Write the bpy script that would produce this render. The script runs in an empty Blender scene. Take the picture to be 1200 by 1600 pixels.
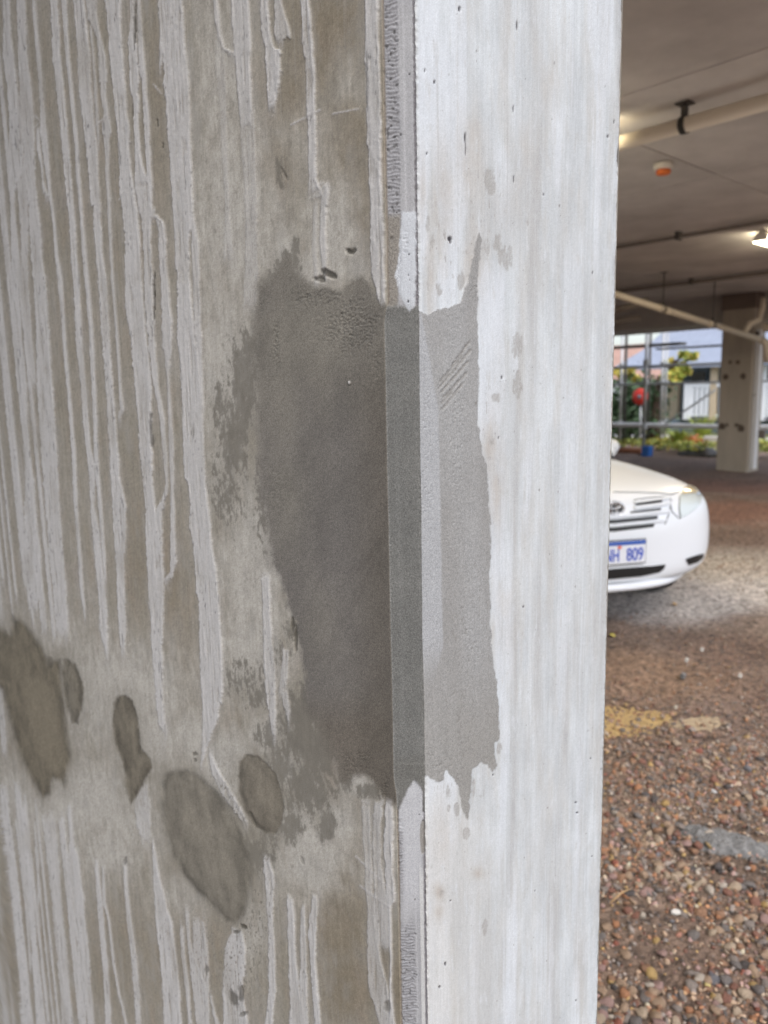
import bpy, bmesh, math, random
import numpy as np
from mathutils import Vector, Matrix
from mathutils.bvhtree import BVHTree

S = bpy.context.scene
COL = S.collection

# ------------------------------------------------------------------ camera
F_PX, PX_C, PY_C = 1202.0, 600.0, 800.0           # lens measured on a 1200 x 1600 frame
_g = np.array([155 / F_PX, 7800 / F_PX, 1.0]); _g /= np.linalg.norm(_g)
_up = -_g
_fw = np.array([0, 0, 1.0]) - _up[2] * _up; _fw /= np.linalg.norm(_fw)
_rt = np.cross(_fw, _up)
YAW = math.radians(42.0385)
FWD = np.array([math.sin(YAW), math.cos(YAW), 0.0])
RGT = np.array([math.cos(YAW), -math.sin(YAW), 0.0])
UPV = np.array([0, 0, 1.0])
KS = 0.66                                          # the near pillar's chamfer leg is 17 mm
CAM = np.array([-0.59259 * KS, -0.61995 * KS, 1.45])
M_CW = np.outer(FWD, _fw) + np.outer(RGT, _rt) + np.outer(UPV, _up)   # (right, down, forward) -> world


def ray(px, py):
    return M_CW @ np.array([(px - PX_C) / F_PX, (py - PY_C) / F_PX, 1.0])


def on_z(px, py, z):
    d = ray(px, py); s = (z - CAM[2]) / d[2]
    return Vector(CAM + d * s)


def at(px, py, fwd):
    d = ray(px, py)
    return Vector(CAM + d * (fwd / float(d @ FWD)))


def survey(P):
    """where points of the place fall on the site photo (1200 x 1600)"""
    v = (P - CAM) @ M_CW
    d = np.maximum(v[:, 2], 0.05)
    return PX_C + F_PX * v[:, 0] / d, PY_C + F_PX * v[:, 1] / d


cam = bpy.data.cameras.new('camera')
cam_o = bpy.data.objects.new('camera', cam); COL.objects.link(cam_o)
Rm = Matrix(((M_CW[0, 0], -M_CW[0, 1], -M_CW[0, 2]), (M_CW[1, 0], -M_CW[1, 1], -M_CW[1, 2]), (M_CW[2, 0], -M_CW[2, 1], -M_CW[2, 2])))
cam_o.matrix_world = Matrix.Translation(Vector(CAM)) @ Rm.to_4x4()
cam.sensor_fit = 'VERTICAL'; cam.sensor_height = 34.6
cam.lens = F_PX / 1600 * 34.6
cam.clip_start = 0.02; cam.clip_end = 500
cam.dof.use_dof = True; cam.dof.focus_distance = 0.645
cam.dof.aperture_fstop = 7.6
S.camera = cam_o

# ------------------------------------------------------------------ daylight (overcast)
world = bpy.data.worlds.new('World'); S.world = world; world.use_nodes = True
nt = world.node_tree; nt.nodes.clear()
w_out = nt.nodes.new('ShaderNodeOutputWorld'); w_bg = nt.nodes.new('ShaderNodeBackground')
w_sky = nt.nodes.new('ShaderNodeTexSky'); w_hs = nt.nodes.new('ShaderNodeHueSaturation')
SUN_EL, SUN_AZ = math.radians(52), math.radians(208)      # azimuth clockwise from +Y
w_sky.sky_type = 'NISHITA'; w_sky.sun_disc = False
w_sky.sun_elevation = SUN_EL; w_sky.sun_rotation = SUN_AZ
w_sky.air_density = 1.0; w_sky.dust_density = 3.0; w_sky.ozone_density = 1.0
w_hs.inputs['Saturation'].default_value = 0.62
w_bg.inputs['Strength'].default_value = 0.15
nt.links.new(w_sky.outputs[0], w_hs.inputs['Color']); nt.links.new(w_hs.outputs[0], w_bg.inputs['Color'])
nt.links.new(w_bg.outputs[0], w_out.inputs['Surface'])
sun = bpy.data.lights.new('sun', 'SUN'); sun.energy = 0.62; sun.angle = math.radians(40); sun.color = (1.0, 0.985, 0.96)
sun_o = bpy.data.objects.new('sun', sun); COL.objects.link(sun_o)
sd = Vector((math.sin(SUN_AZ) * math.cos(SUN_EL), math.cos(SUN_AZ) * math.cos(SUN_EL), math.sin(SUN_EL)))
sun_o.rotation_euler = sd.to_track_quat('Z', 'Y').to_euler(); sun_o.location = sd * 60

S.view_settings.view_transform = 'Standard'; S.view_settings.look = 'None'
S.view_settings.exposure = 1.09; S.view_settings.gamma = 1.0; S.view_settings.use_curve_mapping = False
S.render.engine = 'CYCLES'
S.cycles.use_denoising = True; S.cycles.max_bounces = 8; S.cycles.diffuse_bounces = 5
S.cycles.use_adaptive_sampling = True

# ------------------------------------------------------------------ helpers


def tag(o, label=None, cat=None, group=None, kind=None):
    if label: o['label'] = label
    if cat: o['category'] = cat
    if group: o['group'] = group
    if kind: o['kind'] = kind
    return o


def link(name, me, mat=None, parent=None):
    o = bpy.data.objects.new(name, me); COL.objects.link(o)
    if mat is not None and not me.materials: me.materials.append(mat)
    if parent is not None: o.parent = parent
    return o


def empty(name, loc=(0, 0, 0), rz=0.0):
    o = bpy.data.objects.new(name, None); COL.objects.link(o)
    o.location = loc; o.rotation_euler = (0, 0, rz); o.empty_display_size = 0.1
    return o


def bm_obj(name, bm, mat=None, parent=None, smooth=False):
    bm.normal_update()
    me = bpy.data.meshes.new(name); bm.to_mesh(me); bm.free()
    if smooth: me.polygons.foreach_set('use_smooth', [True] * len(me.polygons))
    return link(name, me, mat, parent)


def box(bm, c, s, rot=None, bevel=0.0):
    r = bmesh.ops.create_cube(bm, size=1.0)
    vs = r['verts']
    bmesh.ops.scale(bm, vec=s, verts=vs)
    if bevel > 0:
        es = list({e for v in vs for e in v.link_edges})
        rb = bmesh.ops.bevel(bm, geom=es, offset=bevel, segments=2, affect='EDGES', profile=0.6)
        vs = list({v for f in rb['faces'] for v in f.verts} | {v for v in vs if v.is_valid})
    if rot is not None: bmesh.ops.rotate(bm, cent=(0, 0, 0), matrix=rot, verts=vs)
    bmesh.ops.translate(bm, vec=c, verts=vs)
    return vs


def box_obj(name, c, s, mat, parent=None, rot=None, bevel=0.0):
    bm = bmesh.new(); box(bm, c, s, rot, bevel)
    return bm_obj(name, bm, mat, parent)


def tube(bm, pts, r, n=12, cap=True):
    pts = [Vector(p) for p in pts]
    rings = []
    up = Vector((0, 0, 1))
    for i, p in enumerate(pts):
        if i == 0: t = pts[1] - pts[0]
        elif i == len(pts) - 1: t = pts[-1] - pts[-2]
        else: t = (pts[i + 1] - p).normalized() + (p - pts[i - 1]).normalized()
        t.normalize()
        a = t.cross(up)
        if a.length < 1e-3: a = t.cross(Vector((1, 0, 0)))
        a.normalize(); b = t.cross(a)
        rr = r[i] if isinstance(r, (list, tuple)) else r
        rings.append([bm.verts.new(p + a * rr * math.cos(2 * math.pi * k / n) + b * rr * math.sin(2 * math.pi * k / n)) for k in range(n)])
    for A, B in zip(rings, rings[1:]):
        for k in range(n):
            f = bm.faces.new((A[k], A[(k + 1) % n], B[(k + 1) % n], B[k])); f.smooth = True
    if cap:
        bm.faces.new(rings[0][::-1]); bm.faces.new(rings[-1])
    return rings


def tube_obj(name, pts, r, mat, parent=None, n=12):
    bm = bmesh.new(); tube(bm, pts, r, n)
    bmesh.ops.recalc_face_normals(bm, faces=bm.faces)
    return bm_obj(name, bm, mat, parent)


def lathe(bm, prof, n=24, c=(0, 0, 0)):
    rings = []
    for r, z in prof:
        rings.append([bm.verts.new((c[0] + r * math.cos(2 * math.pi * k / n), c[1] + r * math.sin(2 * math.pi * k / n), c[2] + z)) for k in range(n)])
    for A, B in zip(rings, rings[1:]):
        for k in range(n):
            f = bm.faces.new((A[k], A[(k + 1) % n], B[(k + 1) % n], B[k])); f.smooth = True
    bm.faces.new(rings[0][::-1]); bm.faces.new(rings[-1])


def np_mesh(name, V, Fq):
    me = bpy.data.meshes.new(name)
    n = Fq.shape[1]
    me.vertices.add(len(V)); me.vertices.foreach_set('co', np.ascontiguousarray(V, dtype=np.float32).ravel())
    me.loops.add(Fq.size); me.loops.foreach_set('vertex_index', np.ascontiguousarray(Fq, dtype=np.int32).ravel())
    me.polygons.add(len(Fq))
    me.polygons.foreach_set('loop_start', np.arange(0, Fq.size, n, dtype=np.int32))
    me.polygons.foreach_set('loop_total', np.full(len(Fq), n, dtype=np.int32))
    me.update(calc_edges=True)
    me.polygons.foreach_set('use_smooth', np.ones(len(Fq), dtype=bool))
    return me


def set_attr(me, name, typ, arr):
    a = me.attributes.new(name, typ, 'POINT')
    a.data.foreach_set('color' if typ == 'FLOAT_COLOR' else 'value', np.ascontiguousarray(arr, dtype=np.float32).ravel())


_rng = np.random.RandomState(7)
_perm = _rng.permutation(256)
_gr = np.stack([np.cos(_rng.rand(256) * 6.2832), np.sin(_rng.rand(256) * 6.2832)], 1)
_ang = _rng.rand(256) * 6.2832
_gr = np.stack([np.cos(_ang), np.sin(_ang)], 1)


def pn(x, y, seed=0):
    x = x + seed * 17.31; y = y + seed * 9.77
    xi = np.floor(x).astype(np.int64); yi = np.floor(y).astype(np.int64)
    xf = x - xi; yf = y - yi
    u = xf * xf * xf * (xf * (xf * 6 - 15) + 10); v = yf * yf * yf * (yf * (yf * 6 - 15) + 10)

    def gd(ix, iy, fx, fy):
        g = _gr[_perm[(_perm[ix & 255] + iy) & 255]]
        return g[..., 0] * fx + g[..., 1] * fy
    a = gd(xi, yi, xf, yf); b = gd(xi + 1, yi, xf - 1, yf)
    c = gd(xi, yi + 1, xf, yf - 1); d = gd(xi + 1, yi + 1, xf - 1, yf - 1)
    return 1.5 * ((a * (1 - u) + b * u) * (1 - v) + (c * (1 - u) + d * u) * v)


def fbm(x, y, o=3, seed=0, gain=0.5):
    r = 0.0; a = 1.0; t = 0.0
    for i in range(o):
        r = r + a * pn(x * 2 ** i, y * 2 ** i, seed + i * 3); t += a; a *= gain
    return r / t


def ss(a, b, x):
    t = np.clip((x - a) / (b - a), 0, 1); return t * t * (3 - 2 * t)


def mix(c, d, m):
    return c + (np.asarray(d) - c) * m[..., None]


# ------------------------------------------------------------------ materials


def mat(name, color, rough=0.7, var=0.0, scale=8.0, bump=0.0, bscale=60.0, metal=0.0, spec=0.5, coat=0.0, attr=None, color2=None, stretch=None, emit=None, sharp=False):
    m = bpy.data.materials.new(name); m.use_nodes = True
    n = m.node_tree.nodes; L = m.node_tree.links
    b = n['Principled BSDF']
    b.inputs['Roughness'].default_value = rough; b.inputs['Metallic'].default_value = metal
    b.inputs['Specular IOR Level'].default_value = spec
    if coat: b.inputs['Coat Weight'].default_value = coat; b.inputs['Coat Roughness'].default_value = 0.05
    if emit: b.inputs['Emission Color'].default_value = (*emit[0], 1); b.inputs['Emission Strength'].default_value = emit[1]
    tc = n.new('ShaderNodeTexCoord'); vec = tc.outputs['Object']
    if stretch:
        mp = n.new('ShaderNodeMapping'); mp.inputs['Scale'].default_value = stretch; L.new(vec, mp.inputs['Vector']); vec = mp.outputs[0]
    if attr:
        at_ = n.new('ShaderNodeAttribute'); at_.attribute_name = attr; csrc = at_.outputs['Color']
    else:
        rgb = n.new('ShaderNodeRGB'); rgb.outputs[0].default_value = (*color, 1); csrc = rgb.outputs[0]
    if var > 0 or color2:
        nz = n.new('ShaderNodeTexNoise'); nz.inputs['Scale'].default_value = scale; nz.inputs['Detail'].default_value = 8 if sharp else 6; nz.inputs['Roughness'].default_value = 0.74 if sharp else 0.62
        L.new(vec, nz.inputs['Vector'])
        mx = n.new('ShaderNodeMix'); mx.data_type = 'RGBA'
        if color2:
            rp = n.new('ShaderNodeMapRange'); rp.inputs[1].default_value = 0.35; rp.inputs[2].default_value = 0.65
            L.new(nz.outputs['Fac'], rp.inputs[0]); L.new(rp.outputs[0], mx.inputs[0])
            L.new(csrc, mx.inputs[6]); mx.inputs[7].default_value = (*color2, 1)
        else:
            mx.blend_type = 'MULTIPLY'; mx.inputs[0].default_value = 1.0
            rp = n.new('ShaderNodeMapRange'); rp.inputs[1].default_value = 0.25; rp.inputs[2].default_value = 0.75
            if sharp: rp.inputs[1].default_value = 0.36; rp.inputs[2].default_value = 0.66
            rp.inputs[3].default_value = 1 - var; rp.inputs[4].default_value = 1 + var
            L.new(nz.outputs['Fac'], rp.inputs[0]); L.new(csrc, mx.inputs[6]); L.new(rp.outputs[0], mx.inputs[7])
        csrc = mx.outputs[2]
    L.new(csrc, b.inputs['Base Color'])
    if bump > 0:
        nb = n.new('ShaderNodeTexNoise'); nb.inputs['Scale'].default_value = bscale; nb.inputs['Detail'].default_value = 5
        bp = n.new('ShaderNodeBump'); bp.inputs['Strength'].default_value = 1.0; bp.inputs['Distance'].default_value = bump
        L.new(vec, nb.inputs['Vector']); L.new(nb.outputs['Fac'], bp.inputs['Height']); L.new(bp.outputs[0], b.inputs['Normal'])
    return m


# concrete of the near pillar: stain colours come with the mesh, grain is procedural
def pillar_material():
    m = bpy.data.materials.new('weathered_concrete'); m.use_nodes = True
    n = m.node_tree.nodes; L = m.node_tree.links; b = n['Principled BSDF']
    b.inputs['Roughness'].default_value = 0.85; b.inputs['Specular IOR Level'].default_value = 0.25
    ca = n.new('ShaderNodeAttribute'); ca.attribute_name = 'stain'
    gr = n.new('ShaderNodeAttribute'); gr.attribute_name = 'grain'
    tc = n.new('ShaderNodeTexCoord')
    nz = n.new('ShaderNodeTexNoise'); nz.inputs['Scale'].default_value = 1000; nz.inputs['Detail'].default_value = 2.5; nz.inputs['Roughness'].default_value = 0.7
    L.new(tc.outputs['Object'], nz.inputs['Vector'])
    mp = n.new('ShaderNodeMapping'); mp.inputs['Scale'].default_value = (1, 1, 0.06); L.new(tc.outputs['Object'], mp.inputs['Vector'])
    n2 = n.new('ShaderNodeTexNoise'); n2.inputs['Scale'].default_value = 580; n2.inputs['Detail'].default_value = 3
    L.new(mp.outputs[0], n2.inputs['Vector'])
    # speckle amount
    c0 = n.new('ShaderNodeMath'); c0.operation = 'SUBTRACT'; c0.inputs[1].default_value = 0.5; L.new(nz.outputs['Fac'], c0.inputs[0])
    c1 = n.new('ShaderNodeMath'); c1.operation = 'MULTIPLY_ADD'; c1.inputs[1].default_value = 1.5; c1.inputs[2].default_value = 0.55; L.new(gr.outputs['Fac'], c1.inputs[0])
    c2 = n.new('ShaderNodeMath'); c2.operation = 'MULTIPLY'; L.new(c0.outputs[0], c2.inputs[0]); L.new(c1.outputs[0], c2.inputs[1])
    d0 = n.new('ShaderNodeMath'); d0.operation = 'MULTIPLY_ADD'; d0.inputs[1].default_value = 0.16; d0.inputs[2].default_value = 0.92; L.new(n2.outputs['Fac'], d0.inputs[0])
    e = n.new('ShaderNodeMath'); e.operation = 'ADD'; L.new(c2.outputs[0], e.inputs[0]); L.new(d0.outputs[0], e.inputs[1])
    mx = n.new('ShaderNodeMix'); mx.data_type = 'RGBA'; mx.blend_type = 'MULTIPLY'; mx.inputs[0].default_value = 1
    L.new(ca.outputs['Color'], mx.inputs[6]); L.new(e.outputs[0], mx.inputs[7]); L.new(mx.outputs[2], b.inputs['Base Color'])
    bp = n.new('ShaderNodeBump'); bp.inputs['Distance'].default_value = 0.0004
    L.new(nz.outputs['Fac'], bp.inputs['Height'])
    st = n.new('ShaderNodeMath'); st.operation = 'MULTIPLY_ADD'; st.inputs[1].default_value = 0.5; st.inputs[2].default_value = 0.25; L.new(gr.outputs['Fac'], st.inputs[0])
    L.new(st.outputs[0], bp.inputs['Strength']); L.new(bp.outputs[0], b.inputs['Normal'])
    return m


# ------------------------------------------------------------------ near pillar
CH = 0.025 * KS                                    # chamfer leg
PW = 0.4228 * KS                                   # thickness across the bright face
PL = 1.75                                     # length of the dim face
SOFFIT = 3.0

# pale laitance runs on the dim face, each a list of (height mark, left, right)
RUNS = [
 (1.0, [(-60,1,11),(0,5,16),(60,6,18),(91,5,23),(140,12,28),(182,15,36),(230,14,38),(270,15,36),(300,16,24),(351,17,23),(400,18,27),(442,19,30),(500,27,34),(530,30,35),(560,31,39),(611,32,43),(660,34,44),(702,38,48),(750,40,54),(790,38,57),(830,40,60),(871,40,66),(917,42,62),(950,45,60)]),
 (.95, [(-60,20,34),(0,26,40),(60,28,42),(91,29,44),(140,31,50),(182,32,54),(230,38,55),(270,38,56),(320,46,60),(351,46,64),(400,49,67),(442,53,73),(500,56,76),(530,57,78),(611,58,84),(660,62,87),(702,64,90),(750,68,92),(790,71,94),(830,75,97),(871,77,100),(917,83,104),(945,84,106),(990,90,108)]),
 (.8, [(260,23,40),(300,28,44),(351,32,45),(400,33,44),(442,33,45),(500,38,49),(530,41,51),(560,45,54),(600,50,58)]),
 (1.0, [(-60,45,51),(0,50,56),(50,54,60),(91,57,64),(140,61,68),(182,64,72),(200,63,73),(235,67,77),(270,72,79),(300,76,81),(351,83,88),(400,86,92),(442,91,99),(500,96,102),(530,98,104),(570,101,107),(611,105,111),(660,109,115),(702,112,119),(750,114,121),(790,116,122),(830,119,125),(871,122,128),(917,125,131),(949,130,134),(965,132,134)]),
 (.95, [(198,57,62),(230,58,64),(260,64,68),(285,66,69),(300,67,75),(306,70,78)]),
 (1.0, [(-60,74,86),(0,79,91),(91,83,96),(140,88,101),(182,93,105),(230,97,109),(270,101,112),(310,104,115),(351,109,119),(400,111,121),(442,115,125),(500,118,128),(530,119,129),(570,123,132),(611,127,136),(660,130,139),(702,135,143),(725,138,149),(750,140,150),(790,142,148),(830,145,156),(871,148,160),(917,153,165),(949,156,168),(985,156,169),(1005,162,169),(1022,165,170)]),
 (1.0, [(-60,92,100),(0,96,105),(50,100,107),(91,103,110),(140,109,115),(182,113,119),(230,117,124),(270,119,126),(351,126,132),(400,129,136),(442,133,140),(500,138,145),(530,140,147),(611,144,151),(660,146,153),(702,147,154),(750,150,157),(790,154,160),(830,157,163),(871,161,166),(910,164,167)]),
 (1.0, [(-60,109,129),(0,115,133),(91,121,142),(140,124,144),(182,129,147),(230,135,153),(270,139,154),(300,141,157),(322,143,158),(325,146,158),(351,147,159),(400,150,162),(442,154,168),(500,158,171),(530,160,172),(570,163,175),(611,166,178),(660,169,182),(702,171,185),(750,174,189),(790,176,198),(830,178,198),(871,181,195),(917,183,196),(949,184,197),(985,187,198),(1018,190,196)]),
 (.8, [(-60,132,148),(0,135,152),(30,138,153),(60,152,159),(91,154,167),(120,156,168),(150,158,167),(175,162,170),(205,160,175),(215,163,172),(270,165,171),(300,167,173),(351,169,175),(400,172,177),(442,174,179),(500,179,184),(530,181,186),(570,184,189),(611,186,191),(640,188,195),(652,184,190)]),
 (.7, [(40,140,144),(91,144,149),(140,147,152),(182,149,155),(222,153,156)]),
 (1.0, [(-60,158,184),(0,164,190),(48,169,191),(91,172,194),(140,177,197),(182,180,200),(198,184,203),(230,185,203),(262,187,205),(290,187,210),(330,192,216),(379,196,220),(430,196,222),(478,196,226),(530,205,230),(570,208,235),(611,212,238),(659,216,237),(707,219,239),(758,224,240),(798,228,245),(850,228,252),(895,231,257),(939,233,257),(970,236,256),(1005,237,254),(1040,240,255),(1078,243,255),(1110,246,257),(1130,248,260),(1146,257,262)]),
 (.9, [(290,211,237),(330,218,240),(340,222,238),(379,224,237),(430,226,239),(478,227,241),(530,232,243),(570,236,246),(600,240,248),(659,251,259),(680,252,259),(707,255,262),(758,259,264),(775,255,262),(798,245,254),(850,238,255),(905,240,257)]),
 (1.0, [(-60,197,206),(0,204,211),(40,203,212),(60,201,213),(99,202,217),(130,203,219),(146,205,216),(150,208,218),(198,210,218),(240,211,221),(265,212,226),(290,211,237)]),
 (1.0, [(-60,210,217),(0,215,220),(60,216,224),(99,218,228),(150,224,231),(198,226,235),(240,228,236),(290,232,239),(320,233,239),(333,236,242)]),
 (.9, [(333,234,243),(340,238,250),(344,245,254),(348,246,257),(379,248,261),(410,250,260),(440,252,264),(478,252,267),(500,253,270),(540,254,270),(552,258,268),(570,258,266),(590,261,266),(659,263,270),(707,265,273),(758,267,272),(798,267,274),(850,266,275),(875,267,277),(895,266,272),(905,262,270),(907,258,266)]),
 (1.0, [(-60,243,282),(0,247,286),(40,250,288),(99,256,293),(115,257,295),(130,256,296),(160,260,297),(198,262,298),(240,265,299),(290,268,302),(330,271,304),(379,273,296),(415,274,297),(422,276,297),(426,278,297),(478,277,301),(530,278,306),(570,282,311),(611,284,316),(659,286,318),(707,287,320),(745,288,322),(752,294,322),(790,298,326),(815,295,330),(850,302,332),(895,306,340),(925,307,342),(939,311,343),(1005,312,348),(1078,315,350),(1110,317,343),(1130,317,340),(1157,316,328),(1175,315,322),(1196,313,317)]),
 (.85, [(340,298,305),(379,300,311),(430,302,313),(478,303,314),(530,306,316),(570,309,317),(640,314,320)]),
 (.95, [(14,249,254),(60,250,255),(98,249,255),(104,249,253)]),
 (.75, [(-60,328,336),(0,334,341),(30,336,344),(55,340,346),(75,346,352),(86,358,372)]),
 (.35, [(55,338,349),(99,337,353),(140,340,354),(180,345,355),(240,347,356),(290,350,358),(340,352,360),(400,350,366)]),
 (.85, [(-60,352,384),(0,362,389),(40,364,391),(99,368,392),(140,371,394),(198,376,395)]),
 (.42, [(170,374,398),(230,377,399),(290,382,402),(350,384,402),(420,384,404),(480,380,402)]),
 (.9, [(-60,374,384),(0,380,389),(40,382,392),(80,385,394)]),
 (1.0, [(-60,404,415),(0,408,420),(30,408,422),(48,410,423),(72,414,428),(80,416,440),(105,416,439),(128,418,438),(150,419,434),(166,420,431)]),
 (1.0, [(-60,424,432),(0,428,440),(20,430,445),(40,429,452),(52,429,455),(60,432,455),(63,432,443)]),
 (1.0, [(-60,466,480),(0,470,484),(24,472,487),(48,472,489),(80,474,491),(96,477,492),(128,479,494),(165,480,494),(200,482,495),(240,482,495),(280,483,496),(292,482,500),(297,482,504)]),
 (.75, [(296,498,516),(310,502,515),(330,502,512),(370,500,510),(400,502,512),(432,506,511)]),
 (.45, [(320,490,497),(370,488,495),(400,489,496),(446,492,499)]),
 (1.0, [(-60,570,590),(0,571,592),(48,572,592),(80,571,593),(128,573,595),(200,574,597),(228,573,597),(232,576,597),(280,577,597),(310,579,599),(400,580,601),(430,581,602),(455,588,603),(474,594,603)]),
 # lower field
 (.9, [(1075,-3,4),(1130,0,9),(1172,4,11)]),
 (1.0, [(1235,0,12),(1270,1,15),(1300,8,19),(1350,14,26),(1401,20,32),(1450,25,37),(1502,29,43),(1560,32,48),(1600,34,50),(1660,38,54)]),
 (.8, [(1285,24,28),(1330,29,35),(1401,37,42),(1450,42,47),(1500,45,50),(1515,46,50)]),
 (1.0, [(1262,34,40),(1300,36,43),(1350,42,49),(1401,47,54),(1450,50,57),(1502,50,59),(1560,55,62),(1600,57,64),(1660,60,67)]),
 (.85, [(1290,53,56),(1340,57,61),(1401,59,63),(1420,58,61),(1446,62,64)]),
 (.75, [(1280,66,86),(1300,69,89),(1350,74,93),(1401,81,97),(1450,84,101),(1502,90,107),(1560,95,110),(1600,97,113),(1660,101,117)]),
 (.95, [(1318,109,116),(1340,107,124),(1370,108,127),(1401,111,132),(1440,115,134),(1470,121,138),(1502,122,141),(1525,121,143),(1560,123,137),(1600,127,135),(1660,132,140)]),
 (.9, [(1520,136,141),(1560,140,145),(1600,143,148),(1660,148,153)]),
 (.95, [(1352,148,154),(1380,150,157),(1401,151,160),(1450,155,164),(1502,160,169),(1560,164,173),(1600,165,175),(1660,170,181)]),
 (.85, [(1355,160,163),(1390,160,165),(1410,161,166),(1440,169,173),(1502,175,180),(1545,183,187),(1600,195,200),(1630,201,205)]),
 (.9, [(1350,193,199),(1380,194,200),(1435,198,206),(1490,205,214),(1545,209,219),(1600,213,221),(1660,218,226)]),
 (1.0, [(1315,238,241),(1340,239,246),(1370,240,250),(1398,241,258),(1420,243,262),(1440,243,270),(1490,250,276),(1545,254,282),(1600,257,285),(1660,261,290)]),
 (.8, [(1232,214,232),(1260,211,236),(1290,214,236),(1310,222,235)]),
 (.85, [(1424,290,296),(1470,293,298),(1490,295,303),(1545,301,326),(1600,308,328),(1660,312,333)]),
 (.9, [(1450,281,288),(1490,283,290),(1545,290,297),(1600,295,301),(1660,299,306)]),
 (.7, [(1440,302,320),(1490,301,326),(1530,302,327),(1570,306,328)]),
 (.8, [(1560,328,332),(1580,332,337),(1605,339,345)]),
 (.95, [(1455,362,380),(1480,352,384),(1520,349,384),(1545,348,378),(1600,350,389),(1660,355,394)]),
 (1.0, [(1180,327,333),(1200,330,341),(1230,341,358),(1260,360,377),(1285,380,388)]),
 (1.0, [(1345,412,422),(1370,414,430),(1400,416,429),(1430,418,427),(1470,420,430),(1510,420,431),(1545,421,432),(1600,414,428),(1660,416,430)]),
 (.95, [(1410,449,459),(1440,450,462),(1490,451,463),(1530,452,467),(1560,454,472),(1600,452,480),(1660,455,484)]),
 (.9, [(1415,472,477),(1450,469,479),(1500,470,480),(1540,468,481),(1600,472,482),(1660,474,484)]),
 (1.0, [(1402,489,497),(1430,484,497),(1460,482,495),(1500,485,494),(1540,488,498),(1600,492,502),(1660,495,506)]),
 (.75, [(1262,566,578),(1300,567,580),(1350,570,582),(1390,571,583),(1430,575,586),(1500,574,596),(1540,575,606),(1570,584,612),(1600,594,616),(1660,600,622)]),
 (.75, [(1255,585,600),(1300,582,595),(1350,583,596),(1390,585,603),(1430,584,610),(1480,588,612)]),
 (.95, [(1250,604,613),(1280,602,616),(1320,600,615),(1360,602,614),(1380,604,617),(1402,604,618),(1420,606,612),(1500,610,614),(1545,609,613),(1600,609,618),(1660,612,620)]),
 (.85, [(905,410,422),(940,411,424),(1000,412,426),(1040,413,430),(1080,415,432),(1110,420,432),(1150,426,432)]),
 (.7, [(1020,442,452),(1060,438,450),(1080,436,445)]),
 (.7, [(1082,438,450),(1110,446,454),(1130,450,453)]),
]
# soft washes: (x, y, rx, ry, amount)
PALE = [(340,120,50,150,.55),(360,330,70,170,.75),(350,560,45,130,.9),(400,880,55,130,.95),(345,720,30,90,.5),(390,1010,60,90,.8),(520,360,42,75,.95),(490,420,40,35,.9),(440,390,50,50,.6),(555,415,22,28,.8),
        (170,1080,130,75,.95),(60,1000,90,40,.6),(230,1150,60,60,.9),(130,1250,120,60,.95),(170,1330,60,40,.8),(200,1290,60,60,.7),(300,1150,40,50,.8),(300,1400,60,35,.6),(360,1190,40,50,.9),(340,1210,30,40,.9),
        (490,1340,55,60,.95),(470,1280,50,40,.6),(560,1225,20,18,1.0),(530,1285,22,30,.9),(440,1200,30,50,.5),(410,1150,30,30,.8),(345,960,18,180,.35),(100,1130,40,40,.7),(570,1350,60,40,.45),(395,1450,20,60,.5),(20,1230,30,40,.6),(560,130,25,40,.3),(535,120,20,40,.45),(480,230,60,60,.4)]
BROWN = [(510,60,70,90,.9),(450,150,45,60,.7),(545,230,50,90,.8),(440,255,35,45,.8),(560,330,35,70,.9),(530,1440,50,90,.85),(545,1540,50,60,.9),(620,1560,10,90,.9),(600,150,8,160,.7),(280,1500,80,90,.5),(30,1470,60,120,.5),(180,1500,80,110,.4),(545,1365,30,40,.8),(248,200,30,250,.5),(340,500,25,60,.35),(265,900,25,120,.6),(212,880,25,120,.5),(290,1020,20,120,.55),(600,1420,12,130,.6),(140,350,140,330,.22)]
SMEAR = [(380,600,22,75,1.0),(350,640,20,60,.6),(365,690,25,60,.8),(355,760,40,90,.45),(412,780,20,90,.5),(392,545,14,20,.9),(470,1140,30,60,1.0),(500,1170,40,60,.95),(440,1190,25,60,.7),(480,1230,45,45,.9),(420,1150,20,25,.7),(540,1200,16,40,.9),(425,1285,20,40,.8),(510,1290,14,25,1.0),(455,1290,20,30,.7),(400,1335,28,30,.8),(440,1020,16,20,.6),(455,985,12,16,.8),(385,1060,40,35,.5),(400,1090,25,25,.6),(450,415,22,20,.9),(462,385,8,16,.9),(425,435,15,14,.6),(390,420,10,30,.25),(440,265,12,28,.6),(420,1260,10,20,.9),(575,1235,22,14,.8),(360,530,14,25,.4)]
PATCH_DIM = [(400,470),(401,446),(408,434),(426,430),(438,408),(452,400),(462,417),(474,431),(487,440),(494,450),(505,446),(520,450),(535,455),(549,441),(560,432),(571,428),(582,449),(590,466),(600,474),(640,480),(640,1262),(613,1256),(604,1250),(594,1242),(584,1220),(572,1210),(552,1212),(545,1226),(533,1220),(524,1190),(505,1150),(490,1125),(478,1110),(475,1080),(477,1052),(472,1032),(466,1000),(462,972),(450,948),(440,908),(423,879),(419,837),(413,800),(405,762),(404,692),(402,617),(395,560),(396,510)]
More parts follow.
